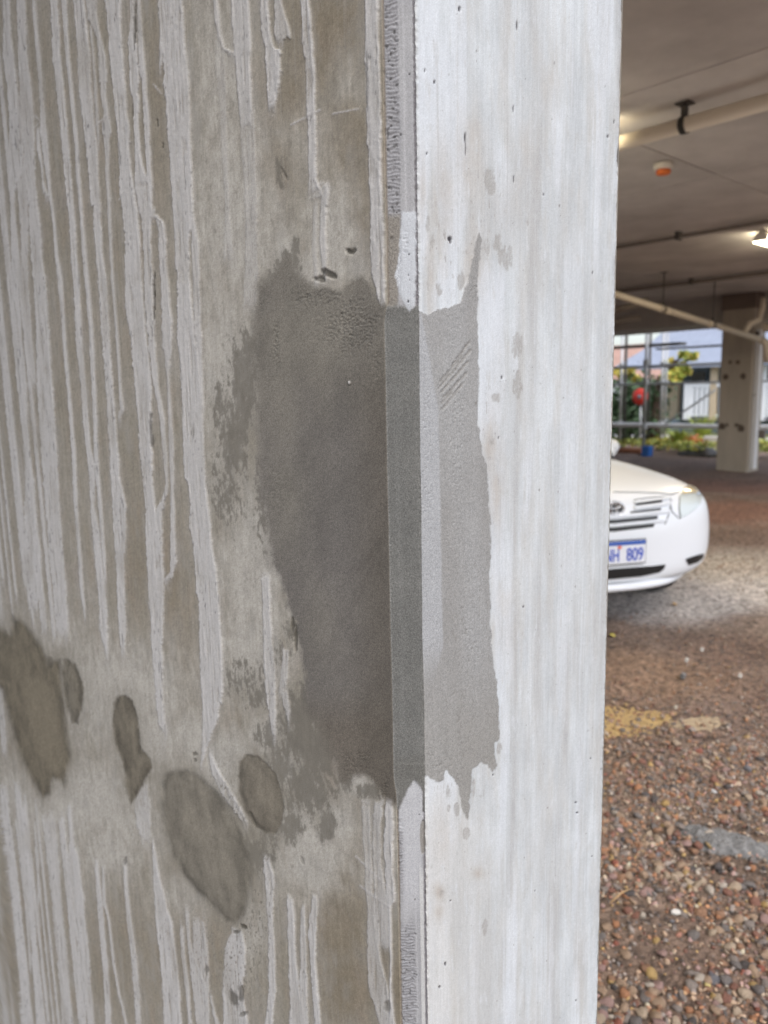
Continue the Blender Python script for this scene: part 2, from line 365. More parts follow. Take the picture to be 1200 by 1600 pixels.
HOLES = [
 ('large', [(252,1212),(270,1203),(292,1204),(315,1214),(338,1236),(358,1265),(376,1300),(389,1335),(394,1370),(390,1400),(382,1428),(370,1446),(352,1440),(330,1418),(305,1395),(285,1368),(268,1335),(256,1300),(250,1260)]),
 ('round', [(374,1190),(384,1178),(400,1179),(416,1190),(431,1210),(441,1236),(444,1262),(440,1290),(430,1305),(414,1302),(396,1290),(382,1270),(373,1240),(371,1212)]),
 ('slim', [(176,1100),(184,1088),(196,1086),(207,1094),(214,1112),(217,1140),(222,1170),(236,1186),(239,1200),(230,1212),(224,1228),(214,1244),(204,1258),(196,1240),(194,1216),(190,1192),(180,1165),(174,1130)]),
 ('small', [(99,1030),(108,1028),(118,1038),(127,1058),(131,1082),(129,1108),(122,1132),(112,1130),(104,1108),(99,1080),(96,1050)]),
 ('smeared', [(-60,960),(-20,970),(6,985),(16,990),(19,962),(34,970),(52,988),(66,1010),(76,1035),(94,1030),(98,1075),(104,1130),(112,1180),(106,1205),(101,1232),(93,1222),(84,1218),(80,1240),(67,1252),(56,1235),(40,1205),(24,1165),(12,1120),(2,1080),(-20,1060),(-60,1020)]),
]
CHIPS = [(514,428,15,6.5,.7,-.55),(499,437,10,4,.6,-.3),(546,393,8,4.5,.7,-.7),(553,391,4,3,.5,0),(444,272,2,12,.35,.45),(502,433,5,3,.5,0),(196,1345,3,7,.5,0),(304,1178,4,3,.5,0),(305,1188,3,3,.5,0),(380,1448,6,4,.7,-.5),(370,1456,5,3,.6,0),(365,1560,7,15,.6,.4),(377,1553,4,14,.6,0),(381,1584,8,4,.5,.5),(606,1572,5,10,.45,0),(323,1515,3,8,.5,0),(462,1000,3,22,.6,0),(457,975,3,12,.6,0),(78,1036,5,10,.4,0),(208,175,2,12,.5,0),(246,192,1,7,.9,0),(254,228,1,6,.6,0),(241,460,1.2,40,.9,0),(211,40,1.5,40,.7,0),(236,665,1.5,22,.6,0),(238,690,2,10,.6,0),(547,598,1.6,3.4,-.7,.2),(395,1280,3,14,.5,.4),(472,1345,3,7,.3,.4)]


def poly_sd(px, py, poly):
    """signed distance (positive inside) on the survey grid"""
    P = np.array(poly, float); Q = np.roll(P, -1, 0)
    d2 = np.full(px.shape, 1e18); ins = np.zeros(px.shape, bool)
    for (ax, ay), (bx, by) in zip(P, Q):
        ex, ey = bx - ax, by - ay
        t = np.clip(((px - ax) * ex + (py - ay) * ey) / (ex * ex + ey * ey + 1e-9), 0, 1)
        d2 = np.minimum(d2, (px - ax - t * ex) ** 2 + (py - ay - t * ey) ** 2)
        c = ((ay > py) != (by > py))
        if abs(ey) > 1e-9: ins ^= c & (px < ax + (py - ay) * ex / ey)
    d = np.sqrt(d2)
    return np.where(ins, d, -d)


def cells(x, y, seed):
    """round pits: how deep inside the nearest jittered dot each point lies (0..1)"""
    xi = np.floor(x).astype(np.int64); yi = np.floor(y).astype(np.int64); best = np.zeros(x.shape)
    for i in (-1, 0, 1):
        for j in (-1, 0, 1):
            h = _perm[(_perm[(xi + i + seed) & 255] + yi + j) & 255]; h2 = _perm[(h + 57) & 255]; h3 = _perm[(h + 131) & 255]
            dx = xi + i + .15 + .7 * h / 255 - x; dy = yi + j + .15 + .7 * h2 / 255 - y
            r = np.where(h3 < 110, .04, .14 + .30 * ((h3 - 110) / 145) ** 1.5)
            best = np.maximum(best, 1 - np.sqrt(dx * dx + dy * dy) / r)
    return np.clip(best, 0, 1)


def blobs(px, py, lst, warp):
    r = np.zeros(px.shape)
    for x, y, rx, ry, a in lst:
        k = (np.abs(px - x) < rx * 2.2) & (np.abs(py - y) < ry * 2.2)
        if not k.any(): continue
        q = ((px[k] - x) / rx) ** 2 + ((py[k] - y) / ry) ** 2
        r[k] = np.maximum(r[k], a * np.exp(-q * 0.9 * (1 + 0.0 * q)) )
    return np.clip(r * 1.35 + warp * np.minimum(1, r * 3), 0, 1)


def column_bounds(xs, ys):
    """per vertical line of the pillar: heights of the densely meshed stretch"""
    def zat(pyv):
        v0 = (np.stack([xs, ys, np.zeros_like(xs)], 1) - CAM) @ M_CW
        vz = np.array([0, 0, 1.0]) @ M_CW
        k = (pyv - PY_C) / F_PX
        return (k * v0[:, 2] - v0[:, 1]) / (vz[1] - k * vz[2])
    return np.clip(zat(1650.0), 0.03, 2.9), np.clip(zat(-50.0), 0.1, 2.94)


def build_near_pillar():
    # vertical lines round the two seen faces and the chamfer between them
    yy = []
    for p in np.linspace(607.8, -60, 436):
        d = ray(p, 615); yy.append(CAM[1] + d[1] * (-CAM[0] / d[0]))
    yy = np.array(yy); yy[0] = CH
    yfar = np.linspace(yy[-1], PL, 24)[1:]
    ya = np.concatenate([yy, yfar])[::-1]
    t = np.linspace(0, 1, 46)[1:-1]
    xb = []
    for p in np.linspace(656.9, 957.6, 222):
        d = ray(p, 615); xb.append(CAM[0] + d[0] * (-CAM[1] / d[1]))
    xb = np.array(xb); xb[0] = CH; xb[-1] = PW
    xs = np.concatenate([np.zeros(len(ya)), CH * t, xb]); ys = np.concatenate([ya, CH * (1 - t), np.zeros(len(xb))])
    NA, NC, NB = len(ya), len(t), len(xb); N = NA + NC + NB
    zlo, zhi = column_bounds(xs, ys)
    ND, NL, NU = 1140, 12, 22
    s = np.linspace(0, 1, ND)[:, None]
    zd = zlo[None] + s * (zhi - zlo)[None]
    zl = -0.12 + np.linspace(0, 1, NL + 1)[:-1, None] * (zlo[None] + 0.12)
    zu = zhi[None] + np.linspace(0, 1, NU + 1)[1:, None] * (SOFFIT - 0.0 - zhi[None])
    Zg = np.concatenate([zl, zd, zu]); NR = len(Zg)
    X = np.broadcast_to(xs, Zg.shape).copy(); Y = np.broadcast_to(ys, Zg.shape).copy()
    kind = np.concatenate([np.zeros(NA, int), np.ones(NC, int), np.full(NB, 2)])
    K = np.broadcast_to(kind, Zg.shape)
    # the rebuilt corner stands a little fuller than the old chamfer
    full = ss(1.0, 1.0, Zg) * 0
    P0 = np.stack([X.ravel(), Y.ravel(), Zg.ravel()], 1)
    px, py = survey(P0)
    zc_top = on_line_z(480); zc_bot = on_line_z(1235)
    z1 = Zg.ravel()
    inpatch = ss(zc_bot - .006, zc_bot + .012, z1) * (1 - ss(zc_top - .012, zc_top + .006, z1))
    kk = K.ravel()
    yA = P0[:, 1].copy()
    wA = np.where(kk == 0, np.clip(1 - (yA - CH) / 0.12, 0, 1), np.where(kk == 1, (yA / CH), 0))
    shift = 0.0058 * KS * inpatch * (0.75 + 0.25 * ss(zc_bot, zc_top, z1))
    P0[:, 1] += shift * wA
    zz_ = z1 / KS; wbA = (.0011 * fbm(zz_ * 7, zz_ * .3, 3, 130) + .0005 * fbm(zz_ * 60, zz_, 3, 131)) * KS * (.4 + .6 * inpatch); wbB = (.0011 * fbm(zz_ * 7 + 40, zz_ * .3, 3, 132) + .0005 * fbm(zz_ * 60 + 9, zz_, 3, 133)) * KS * (.4 + .6 * inpatch)
    P0[:, 1] += wbA * np.where(kk == 2, 0, wA)
    xB = P0[:, 0].copy(); P0[:, 0] += wbB * np.where(kk == 2, np.clip(1 - (xB - CH) / .05, 0, 1), np.where(kk == 1, xB / CH, 0))
    px, py = survey(P0)
    n = len(P0)
    col = np.zeros((n, 3)); H = np.zeros(n); grain = np.full(n, 0.15); lab = np.zeros(n, np.int8)

    # ------------------------------------------------------- dim face
    a = np.nonzero(kk == 0)[0]
    x, y = px[a], py[a]; u, z = P0[a, 1] / KS, P0[a, 2] / KS
    low = fbm(u * 9, z * 6, 4, 1); mid = fbm(u * 38, z * 26, 4, 2); hi = fbm(u * 170, z * 120, 3, 3)
    strip = fbm(u * 120, z * 2.2, 3, 4); fine = fbm(u * 420, z * 14, 2, 5)
    tilt = fbm((u * 60 - z * 35), z * 14 + u * 8, 3, 6)
    pale = blobs(x, y, PALE, 0.55 * mid + 0.25 * tilt)
    brown = blobs(x, y, BROWN, 0.5 * mid + 0.2 * low)
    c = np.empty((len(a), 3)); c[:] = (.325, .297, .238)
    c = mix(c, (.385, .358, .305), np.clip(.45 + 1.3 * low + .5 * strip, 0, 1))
    c = mix(c, (.255, .216, .155), np.clip(brown * .9, 0, 1))
    c = mix(c, (.345, .285, .215), np.clip(.9 * fbm(u * 20, z * 12, 3, 8) - .08, 0, .5))
    c = mix(c, (.37, .33, .285), np.clip(1.4 * fbm(u * 14 + 5, z * 8, 3, 9) - .25, 0, .55) * (1 - brown))
    c = mix(c, (.515, .49, .435), pale * .9)
    hx = fbm(u * 330, z * 260, 2, 13); sx = fbm(u * 260, z * 22, 3, 14); gx = np.random.RandomState(1).randn(len(a)) * .035
    bl2 = fbm(u * 75, z * 48, 5, 15, .65)
    c *= (1 + .17 * mid + .17 * hi + .09 * strip + .17 * hx + .10 * sx + 1.3 * gx + .20 * bl2)[:, None]
    c = mix(c, (.22, .195, .155), ss(.26, .6, bl2) * .45); c = mix(c, (.49, .465, .42), ss(.28, .6, -bl2) * .35 * (1 - .6 * brown))
    # small dark bruises in the washed zones
    br = ss(.30, .60, fbm(u * 90 - z * 22, z * 55, 3, 11)) * ss(.10, .5, pale) * .45
    c = mix(c, (.20, .185, .155), br)
    c = mix(c, (.19, .175, .15), ss(.34, .62, fbm(u * 150 - z * 30, z * 110, 4, 16, .65)) * .5)
    c = mix(c, (.40, .385, .35), ss(.05, .5, fbm(u * 17 + 30, z * 9, 5, 17, .6)) * .4)
    # film of thin verticals
    film = ss(.22, .55, fbm(u * 230, z * 3.5, 3, 12)) * .22 * (1 - pale)
    c = mix(c, (.47, .45, .43), film)
    sm = blobs(x, y, SMEAR, .6 * tilt + 1.05 * bl2 + .4 * mid + .5 * hi + .3 * hx)
    sm = ss(.30, .78, sm)
    c = mix(c, (.19, .175, .145), sm * (.8 + .25 * bl2))
    # runs
    lait = np.zeros(len(a)); lip = np.zeros(len(a)); film2 = np.zeros(len(a))
    w1 = 2.6 * fbm(u * 45, z * 55, 4, 21, .6) + 1.7 * fbm(u * 190, z * 150, 3, 24, .7); w2 = 2.6 * fbm(u * 45 + 40, z * 55, 4, 22, .6) + 1.7 * fbm(u * 190 + 9, z * 150, 3, 25, .7)
    patchy = fbm(u * 70, z * 17, 4, 26, .6)
    vein = fbm(u * 210, z * 11, 3, 23)
    rr = np.random.RandomState(5)
    extra = []
    xx = -14.0
    while xx > -330:
        wd = rr.choice([4, 5, 6, 8, 12, 15]) * .8; lean = 48 * (760 - xx) / 640
        y0 = -60 if rr.rand() < .8 else 300; y1 = rr.uniform(900, 1010)
        extra.append((.95, [(y0, xx + lean * y0 / 600, xx + lean * y0 / 600 + wd), (y1, xx + lean * y1 / 600, xx + lean * y1 / 600 + wd)]))
        y0 = rr.uniform(1230, 1330)
        extra.append((.9, [(y0, xx + lean * y0 / 600 - 3, xx + lean * y0 / 600 + wd - 3), (1660, xx + lean * 1660 / 600 - 3, xx + lean * 1660 / 600 + wd - 3)]))
        xx -= wd + rr.uniform(3, 12)
    for al, pts in RUNS + extra:
        q = np.array(pts, float)
        if q[0, 0] <= -50:      # carry on up the pillar
            q = np.vstack([[-900, q[0, 1] + (q[0, 1] - q[1, 1]) / max(1, q[1, 0] - q[0, 0]) * 840, q[0, 2] + (q[0, 2] - q[1, 2]) / max(1, q[1, 0] - q[0, 0]) * 840], q])
        if q[-1, 0] >= 1600:
            dx = .06 * 900 * (755 - q[-1, 1]) / 755
            q = np.vstack([q, [2600, q[-1, 1] + dx, q[-1, 2] + dx]])
        k = np.nonzero((y > q[0, 0] - 14) & (y < q[-1, 0] + 22) & (x > q[:, 1].min() - 9) & (x < q[:, 2].max() + 9))[0]
        if not len(k): continue
        yk = y[k] + 3 * w2[k]
        xl = np.interp(yk, q[:, 0], q[:, 1]); xr = np.interp(yk, q[:, 0], q[:, 2])
        sc = np.clip((xr - xl) / 12, .35, 1.0)
        dl = x[k] + w1[k] * sc - xl; dr = xr - x[k] - w2[k] * sc
        m = ss(-1.0, 1.5, dl) * ss(-1.0, 1.5, dr)
        fm = ss(-7, 1, dl + 5 * patchy[k]) * ss(-7, 1, dr - 5 * patchy[k]) * .28 * al * np.clip(.5 + 1.4 * sx[k], 0, 1)
        film2[k] = np.maximum(film2[k], fm * ss(-30, 10, y[k] - q[0, 0]) * ss(-40, 10, q[-1, 0] - y[k]))
        e = ss(-13, 5, y[k] - q[0, 0] + 6 * w1[k]) * ss(-18, 10, q[-1, 0] - y[k] + 6 * w2[k])
        inner = (1 - .6 * ss(.18, .5, -vein[k]) * ss(2, 6, np.minimum(dl, dr))) * (1 - .5 * ss(.12, .5, patchy[k]) * ss(1, 5, np.minimum(dl, dr)))
        m *= e * al * inner
        lip[k] = np.maximum(lip[k], m * np.exp(-((np.minimum(dl, dr) - 2) / 1.8) ** 2))
        lait[k] = np.maximum(lait[k], m)
    lait *= 1 - .38 * ss(.0, .45, fbm(u * 13, z * 6, 4, 27)) - .12 * ss(.05, .4, sx)
    lait *= 1 - .35 * ss(.2, .5, hi) * ss(-.2, .3, bl2)
    lc = np.empty_like(c); lc[:] = (.535, .522, .502)
    lc = mix(lc, (.62, .605, .585), np.clip(.5 + 1.2 * vein, 0, 1)); lc = mix(lc, (.66, .645, .625), lip * .45)
    lc *= (1 + .10 * sx + .07 * hx + .5 * gx + .05 * hi)[:, None]
    c = mix(c, (.47, .45, .435), film2)
    c = c + (lc - c) * (lait * .97)[:, None]
    crack = ss(.965, .995, 1 - np.abs(fbm(u * 130, z * 7, 3, 31))) * lait
    c *= (1 - .5 * crack * ss(.0, .3, fbm(u * 30, z * 9, 2, 32)))[:, None]
    # edge shadow line of lifted laitance is left to the relief
    h = .0017 * lait + .0004 * lip + .0009 * vein * lait + .0006 * sx * lait + .0003 * hi * lait - .0004 * crack + .00012 * hi
    g = .12 + .15 * (1 - lait)
    # dots and peppered laitance low on the face
    pep = ss(.28, .42, fbm(u * 190, z * 95, 2, 33)) * np.clip(blobs(x, y, [(375, 1480, 40, 80, 1), (405, 1440, 25, 90, .9), (350, 1240, 25, 50, .7), (330, 1470, 30, 40, .6), (305, 1470, 20, 60, .5), (130, 1200, 20, 90, .35), (440, 1100, 20, 60, .4), (260, 1440, 18, 40, .35)], 0 * x), 0, 1)
    c = mix(c, (.17, .155, .125), pep * .75); h -= .0006 * pep
    # repair mortar over the broken arris
    wob = 9.0 * fbm(u * 40, z * 40, 6, 41, .68) + 4 * hi + 2 * tilt
    sdp = poly_sd(x, y, PATCH_DIM)
    soft = 6.0 + 11 * blobs(x, y, [(500, 1170, 60, 60, 1), (400, 600, 20, 120, .7), (430, 440, 60, 20, .5), (415, 850, 14, 90, .6)], 0 * x)
    pm = ss(-1, 1, (sdp + wob) / soft)
    pm = np.maximum(pm, 0)
    mc = np.empty_like(c); mc[:] = (.196, .180, .152)
    mc = mix(mc, (.152, .140, .122), np.clip(.5 + 1.6 * fbm(u * 12, z * 9, 3, 42), 0, 1) * .8)
    mc = mix(mc, (.172, .160, .150), ss(560, 700, y) * .5)
    mc = mix(mc, (.150, .128, .100), ss(1060, 1150, y) * .7)
    mc = mix(mc, (.130, .114, .092), ss(530, 600, x) * .7 * ss(470, 640, y))
    mc = mix(mc, (.235, .218, .182), blobs(x, y, [(480, 520, 90, 90, .7), (440, 620, 40, 120, .6), (450, 780, 40, 90, .5), (500, 1000, 30, 100, .3)], .5 * low) * .8)
    sw = np.hypot(u + .35, z - 1.55); arc = fbm(sw * 42, np.arctan2(z - 1.55, u + .35) * 3.0, 4, 44, .6); mc *= (1 + .15 * arc + .16 * fbm(u * 7, z * 6, 3, 48))[:, None]
    sand = pn(u * 640, z * 560, 47)
    mc *= 1.12 * (1 + .09 * mid + .09 * hi + .10 * hx + .09 * sand + 1.6 * gx)[:, None]
    pits = np.clip(blobs(x, y, [(552, 508, 46, 50, .85), (500, 466, 50, 18, .6), (590, 560, 10, 40, .5), (432, 540, 6, 50, .8), (408, 480, 6, 22, .6), (430, 765, 24, 45, .42), (420, 690, 8, 40, .45), (428, 875, 7, 26, .6), (560, 1195, 34, 36, .6), (600, 1228, 10, 22, .9), (540, 1130, 40, 40, .35), (596, 900, 8, 400, .2), (450, 1000, 8, 40, .6)], .35 * low), 0, 1)
    pn1 = pn(u * 400, z * 350, 45) + .55 * pn(u * 800, z * 700, 46)
    c = c + (mc - c) * pm[:, None]
    pitc = np.maximum(np.maximum(cells(u * 240 + .6 * hi, z * 300 + .5 * mid, 3), cells(u * 310 + .7 * hi, z * 380, 101)), .8 * cells(u * 420, z * 480 + .6 * hi, 9))
    hm = .0006 * pm + pm * (-.0018 * ss(0, .7, pitc) - .0008 * ss(.05, .6, sand)) * ss(.22, .75, pits * .8 + .35 * fbm(u * 60, z * 60, 3, 49)) * .9 + pits * pm * .0002 * pn1 + .00010 * pn1 * pm + .0002 * mid * pm * pits + .00012 * sand * pm
    h = h * (1 - pm) + hm
    g = g * (1 - pm) + pm * (.7 + .2 * pits)
    la = np.where(pm > .5, 1, 0)
    # trowelled fillings of the tie holes
    for i, (nm, poly) in enumerate(HOLES):
        bx = np.array(poly); k = np.nonzero((x > bx[:, 0].min() - 30) & (x < bx[:, 0].max() + 30) & (y > bx[:, 1].min() - 30) & (y < bx[:, 1].max() + 30))[0]
        sd = poly_sd(x[k], y[k], poly) + 4.0 * fbm(u[k] * 30, z[k] * 26, 5, 50 + i, .6) + 2.2 * hi[k]
        m = ss(-1.5, 2.5, sd)
        if nm in ('large', 'smeared'): m = ss(-7, 8, sd)
        else: m = ss(-2.5, 3.5, sd)
        halo = ss(-30, -2, sd + 12 * bl2[k] + 7 * tilt[k]) * (1 - m) * .5 * np.clip(.6 + 1.3 * bl2[k], 0, 1)
        c[k] = mix(c[k], (.265, .243, .198), halo)
        base = np.array({'large': (.270, .246, .198), 'round': (.255, .227, .178), 'slim': (.222, .196, .148), 'small': (.232, .207, .158), 'smeared': (.215, .187, .134)}[nm])
        hc = np.tile(base, (len(k), 1))
        hc = mix(hc, base * .70, np.clip(.45 + 1.5 * fbm(u[k] * 22, z[k] * 16, 3, 60 + i), 0, 1))
        rim = np.exp(-((sd - 4) / 6.5) ** 2)
        hc = mix(hc, base * .46, rim * np.clip(.5 + 1.6 * fbm(u[k] * 25 + 9, z[k] * 20, 2, 70 + i), 0, 1))
        for r0, rw, ra in ((13, 2.5, .30), (25, 4, .22), (38, 3, .16)):
            hc = mix(hc, base * .6, ra * np.exp(-((sd - r0 + 5 * fbm(u[k] * 18, z[k] * 14, 3, 75 + i)) / rw) ** 2) * np.clip(.5 + 1.5 * fbm(u[k] * 14 + 3, z[k] * 11, 2, 78 + i), 0, 1))
        if nm == 'smeared':
            e1 = poly_sd(x[k], y[k], [(38, 1060), (60, 1050), (84, 1075), (98, 1130), (103, 1180), (98, 1215), (78, 1212), (56, 1180), (42, 1130), (36, 1090)]) + 3 * hi[k]
            hc = mix(hc, base * 1.22, ss(-9, 12, e1 + 5 * bl2[k]) * .5); hc = mix(hc, base * .62, np.exp(-((e1 + 3 * bl2[k]) / 4.5) ** 2) * .45 * np.clip(.6 + 1.5 * mid[k], 0, 1))
            e2 = poly_sd(x[k], y[k], [(-60, 960), (-20, 968), (6, 985), (17, 1015), (10, 1060), (-60, 1040)]) + 3 * hi[k]; hc = mix(hc, base * .66, np.exp(-(e2 / 4) ** 2) * .6)
        hc = mix(hc, base * 1.12, ss(24, 55, sd) * .5); hc *= (1 + .12 * hx[k] + .14 * hi[k] + 1.5 * gx[k] + .22 * bl2[k] + .10 * tilt[k])[:, None]
        c[k] = c[k] + (hc - c[k]) * (m * .97)[:, None]
        h[k] = h[k] * (1 - m) + m * (-.0012 * np.exp(-((sd - 3) / 5) ** 2) + .0010 * ss(6, 40, sd))
        g[k] = np.where(m > .5, .35, g[k])
        la[k] = np.where(m > .5, 2 + i, la[k])
    for (ax, ay, bx, by) in [(556, 1338, 618, 1396), (563, 1384, 612, 1418), (236, 338, 252, 344), (196, 300, 186, 312), (64, 190, 55, 180), (258, 905, 266, 896), (240, 132, 252, 146), (168, 180, 150, 196), (520, 178, 560, 170), (455, 195, 500, 172)]:
        k = np.nonzero((x > min(ax, bx) - 6) & (x < max(ax, bx) + 6) & (y > min(ay, by) - 6) & (y < max(ay, by) + 6))[0]
        ex, ey = bx - ax, by - ay; t_ = np.clip(((x[k] - ax) * ex + (y[k] - ay) * ey) / (ex * ex + ey * ey), 0, 1)
        d = np.hypot(x[k] - ax - t_ * ex, y[k] - ay - t_ * ey) + 1.2 * hi[k]; m = ss(2.6, .8, d) * (.6 + .6 * hx[k])
        c[k] = mix(c[k], (.54, .52, .50), np.clip(m, 0, .85)); h[k] += .0005 * m
    # pale ridges pushed up between the fillings and the run above them
    for cx_, cy_, rx, ry, d, sh in CHIPS:
        k = np.nonzero((np.abs(x - cx_) < rx * 3 + 6) & (np.abs(y - cy_) < ry * 3 + 6))[0]
        dx = x[k] - cx_; dy = y[k] - cy_; q = ((dx - sh * dy) / rx) ** 2 + ((dy + sh * dx) / ry) ** 2
        m = ss(1.5, .4, q * (1 + .9 * hi[k]))
        c[k] = mix(c[k], (.09, .08, .06) if d > 0 else (.6, .58, .55), m * abs(d) * 1.2)
        h[k] -= .003 * m * d
    rs = np.random.RandomState(11)
    col[a] = c; H[a] = h; grain[a] = g; lab[a] = la

    # ------------------------------------------------------- chamfer
    a = np.nonzero(kk == 1)[0]
    x, y = px[a], py[a]; z = P0[a, 2] / KS
    tt = P0[a, 0] / CH; lx = tt * 50
    s_ = tt * .035
    n1 = fbm(s_ * 160, z * 120, 4, 81, .6); n2 = fbm(s_ * 420, z * 420, 3, 82, .6); n3 = fbm(s_ * 60, z * 6, 3, 83)
    c = np.empty((len(a), 3)); c[:] = (.375, .375, .38)
    c = mix(c, (.315, .315, .325), np.clip(.4 + n3 * 1.6, 0, 1)); c = mix(c, (.45, .45, .455), ss(3, 0, np.abs(lx - 31 + 3 * n3)) * .6)
    c *= (1 + .08 * n1)[:, None]
    h = .0002 * n1; g = np.full(len(a), .25)
    # pressed ribs left by the form strip
    per = z / .0040 + .9 * n3 + .2 * n1 + .50 * pn(s_ * 90, z * 200, 84)
    rib = .5 + .5 * np.sin(per * 2 * math.pi); rib = rib * (.6 + .6 * np.clip(.5 + 1.5 * pn(s_ * 130, z * 160, 85), 0, 1))
    g2 = np.random.RandomState(2).randn(len(a)) * .04
    rz = ss(2.5, 4.5, lx) * ss(25 + 2.5 * n1, 21 + 2.5 * n1, lx) * ss(345, 325, y + 6 * n1)
    rzb = ss(1, 4, lx) * ss(32 + 7 * n1, 25 + 7 * n1, lx) * ss(1425, 1470, y + 25 * n1)
    rz2 = ss(24, 27, lx) * ss(36, 32, lx) * ss(352, 358, y) * ss(408, 398, y) * .6 + ss(1265, 1285, y) * ss(1450, 1330, y) * ss(14 + 6 * n1, 6, lx) * .8
    rr_ = np.clip(rz + rzb + rz2, 0, 1)
    c = mix(c, (.30, .298, .31), rr_ * .8); c = mix(c, (.19, .185, .19), rr_ * ss(.55, .1, rib) * .55)
    h += rr_ * (.0011 * rib - .0009) + rr_ * .0005 * n2
    pit = rr_ * ss(.42, .6, pn(s_ * 230, z * 210, 86)); h -= .0012 * pit; c = mix(c, (.12, .115, .11), pit * .6)
    # broken, sandy stretch above the repair
    rough = ss(26 - 6 * ss(430, 470, y) + 4 * n1, 20 - 6 * ss(430, 470, y) + 4 * n1, lx) * ss(330, 342, y + 4 * n1) * (1 - .9 * ss(3.5, 2, lx))
    rough = rough * ss(490, 480, y)
    c = mix(c, (.225, .205, .175), rough * .9); h += rough * (.0007 * n2 - .0006); g = np.maximum(g, rough * .9)
    # left brown seam and ragged right edge, its shade under the lip painted dark
    seam = ss(4.2 + 1.2 * n1, 2.2 + 1.2 * n1, lx) * ss(1700, 1690, y)
    c = mix(c, (.20, .165, .125), seam * .85); h -= .0010 * seam
    rag = ss(44.0 + 2.2 * n1, 46.5 + 2.2 * n1, lx)
    c = mix(c, (.16, .15, .16), rag * .85); h += rag * (-.0016 + .0016 * n2)
    chipl = np.exp(-lx / 1.6) * ss(.12, .5, fbm(z * 75, lx * .02, 4, 90)); chipr = np.exp(-(49.5 - lx) / 1.8) * ss(.12, .5, fbm(z * 90 + 7, lx * .02, 4, 91)); h -= .0030 * chipl + .0034 * chipr
    c = mix(c, (.30, .285, .26), np.clip(chipl + chipr, 0, 1) * .6)
    # mortar arris
    tongue = poly_sd(x, y, [(628, 330), (624, 380), (621, 412), (617, 430), (622, 455), (632, 476), (640, 488), (648, 478), (650, 440), (651, 330)]) + 3 * n1
    foot = poly_sd(x, y, [(622, 1267), (632, 1245), (640, 1228), (648, 1219), (656, 1227), (661, 1242), (662, 1300), (622, 1300)]) + 3 * n1
    m = ss(472, 482, y + 7 * n1) * ss(1270, 1262, y + 8 * n1)
    m = m * ss(2.0, -2.0, tongue) * ss(2.5, -2.5, foot)
    c = mix(c, (.50, .52, .545), ss(-1.5, 2, tongue) * .9 * (.9 + .3 * n1)); c = mix(c, (.53, .555, .585), ss(0, 3, tongue) * .6); h += .0006 * ss(-3, 6, tongue) - rough * .0002
    ft = ss(-1, 3, foot) + ss(1262, 1290, y) * ss(1460, 1380, y) * ss(6, 14, lx) * ss(44, 40, lx)
    c = mix(c, (.47, .475, .49), np.clip(ft, 0, 1) * .75)
    gloss = ss(37 - 2 * n3, 39 - 2 * n3, lx) * ss(46, 44, lx) * ss(1340, 1380, y)
    c = mix(c, (.55, .55, .54), gloss * .8); h += gloss * .0008
    hole = ss(.85, .45, ((lx - 45) / 7) ** 2 + ((y - 1310) / 32) ** 2 + .4 * n1); c = mix(c, (.24, .225, .20), hole * .85); h -= .0014 * hole
    mc = np.empty_like(c); mc[:] = (.172, .171, .160)
    mc = mix(mc, (.135, .135, .127), np.clip(.5 + 1.4 * fbm(s_ * 25, z * 14, 3, 88), 0, 1) * .7)
    mc = mix(mc, (.19, .19, .18), ss(8, 14, lx) * ss(24, 16, lx) * .35 * np.clip(.5 + n3, 0, 1))
    mc = mix(mc, (.135, .130, .116), ss(1170, 1200, y) * .5)
    line = np.exp(-((y - 1193 - 2 * n1) / 1.6) ** 2); mc = mix(mc, (.20, .197, .18), line * .5)
    edge = np.exp(-((lx - 1.2) / 1.0) ** 2); mc = mix(mc, (.30, .30, .285), edge * (.35 + .5 * n2))
    mc *= (1 + .16 * n2 + .08 * n1 + 2.2 * g2)[:, None]
    fr = ss(45, 49, lx + 1.5 * n1) * np.clip(.4 + 1.3 * n1, 0, 1)
    c = c + (mc - c) * m[:, None]
    h = h * (1 - m) + m * (.0004 + .00022 * n2 - fr * .0012 - .0010 * ss(.35, .6, n2) * ss(1190, 1230, y) - .0008 * ss(.3, .5, n2) * ss(540, 490, y))
    g = g * (1 - m) + m * .7
    dots = np.zeros(len(a))
    for cx_, cy_, r_ in [(638, 471, 2.4), (639, 398, 1.8), (638, 430, 1.7), (640, 438, 1.3), (655, 1273, 1.6), (648, 1406, 1.8), (620, 332, 2), (640, 116, 2), (611, 197, 3), (626, 211, 3), (617, 160, 4), (612, 372, 5)]:
        dots = np.maximum(dots, ss(1.4, .5, ((x - cx_) ** 2 + (y - cy_) ** 2) / (.62 * r_) ** 2) * min(1, 2.2 / r_))
    c = mix(c, (.04, .035, .035), dots * .85); h -= .002 * dots
    col[a] = c; H[a] = h; grain[a] = g; lab[a] = np.where(m > .5, 1, 0)

    # ------------------------------------------------------- bright face
    a = np.nonzero(kk == 2)[0]
    x, y = px[a], py[a]; u, z = P0[a, 0] / KS, P0[a, 2] / KS
    low = fbm(u * 14, z * 4, 4, 101); mid = fbm(u * 50, z * 30, 4, 102); hi = fbm(u * 240, z * 160, 3, 103)
    b1 = fbm(u * 55, z * 1.6, 3, 104); b2 = fbm(u * 190, z * 2.5, 3, 105); b3 = fbm(u * 600, z * 9, 2, 106); cl = fbm(u * 24, z * 11, 5, 122, .6)
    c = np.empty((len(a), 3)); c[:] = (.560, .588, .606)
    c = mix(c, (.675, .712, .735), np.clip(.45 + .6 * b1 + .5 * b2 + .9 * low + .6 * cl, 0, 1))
    c = mix(c, (.555, .54, .51), np.clip(1.3 * fbm(u * 30 + 3, z * 5.5, 5, 107, .6) + .08, 0, .8))
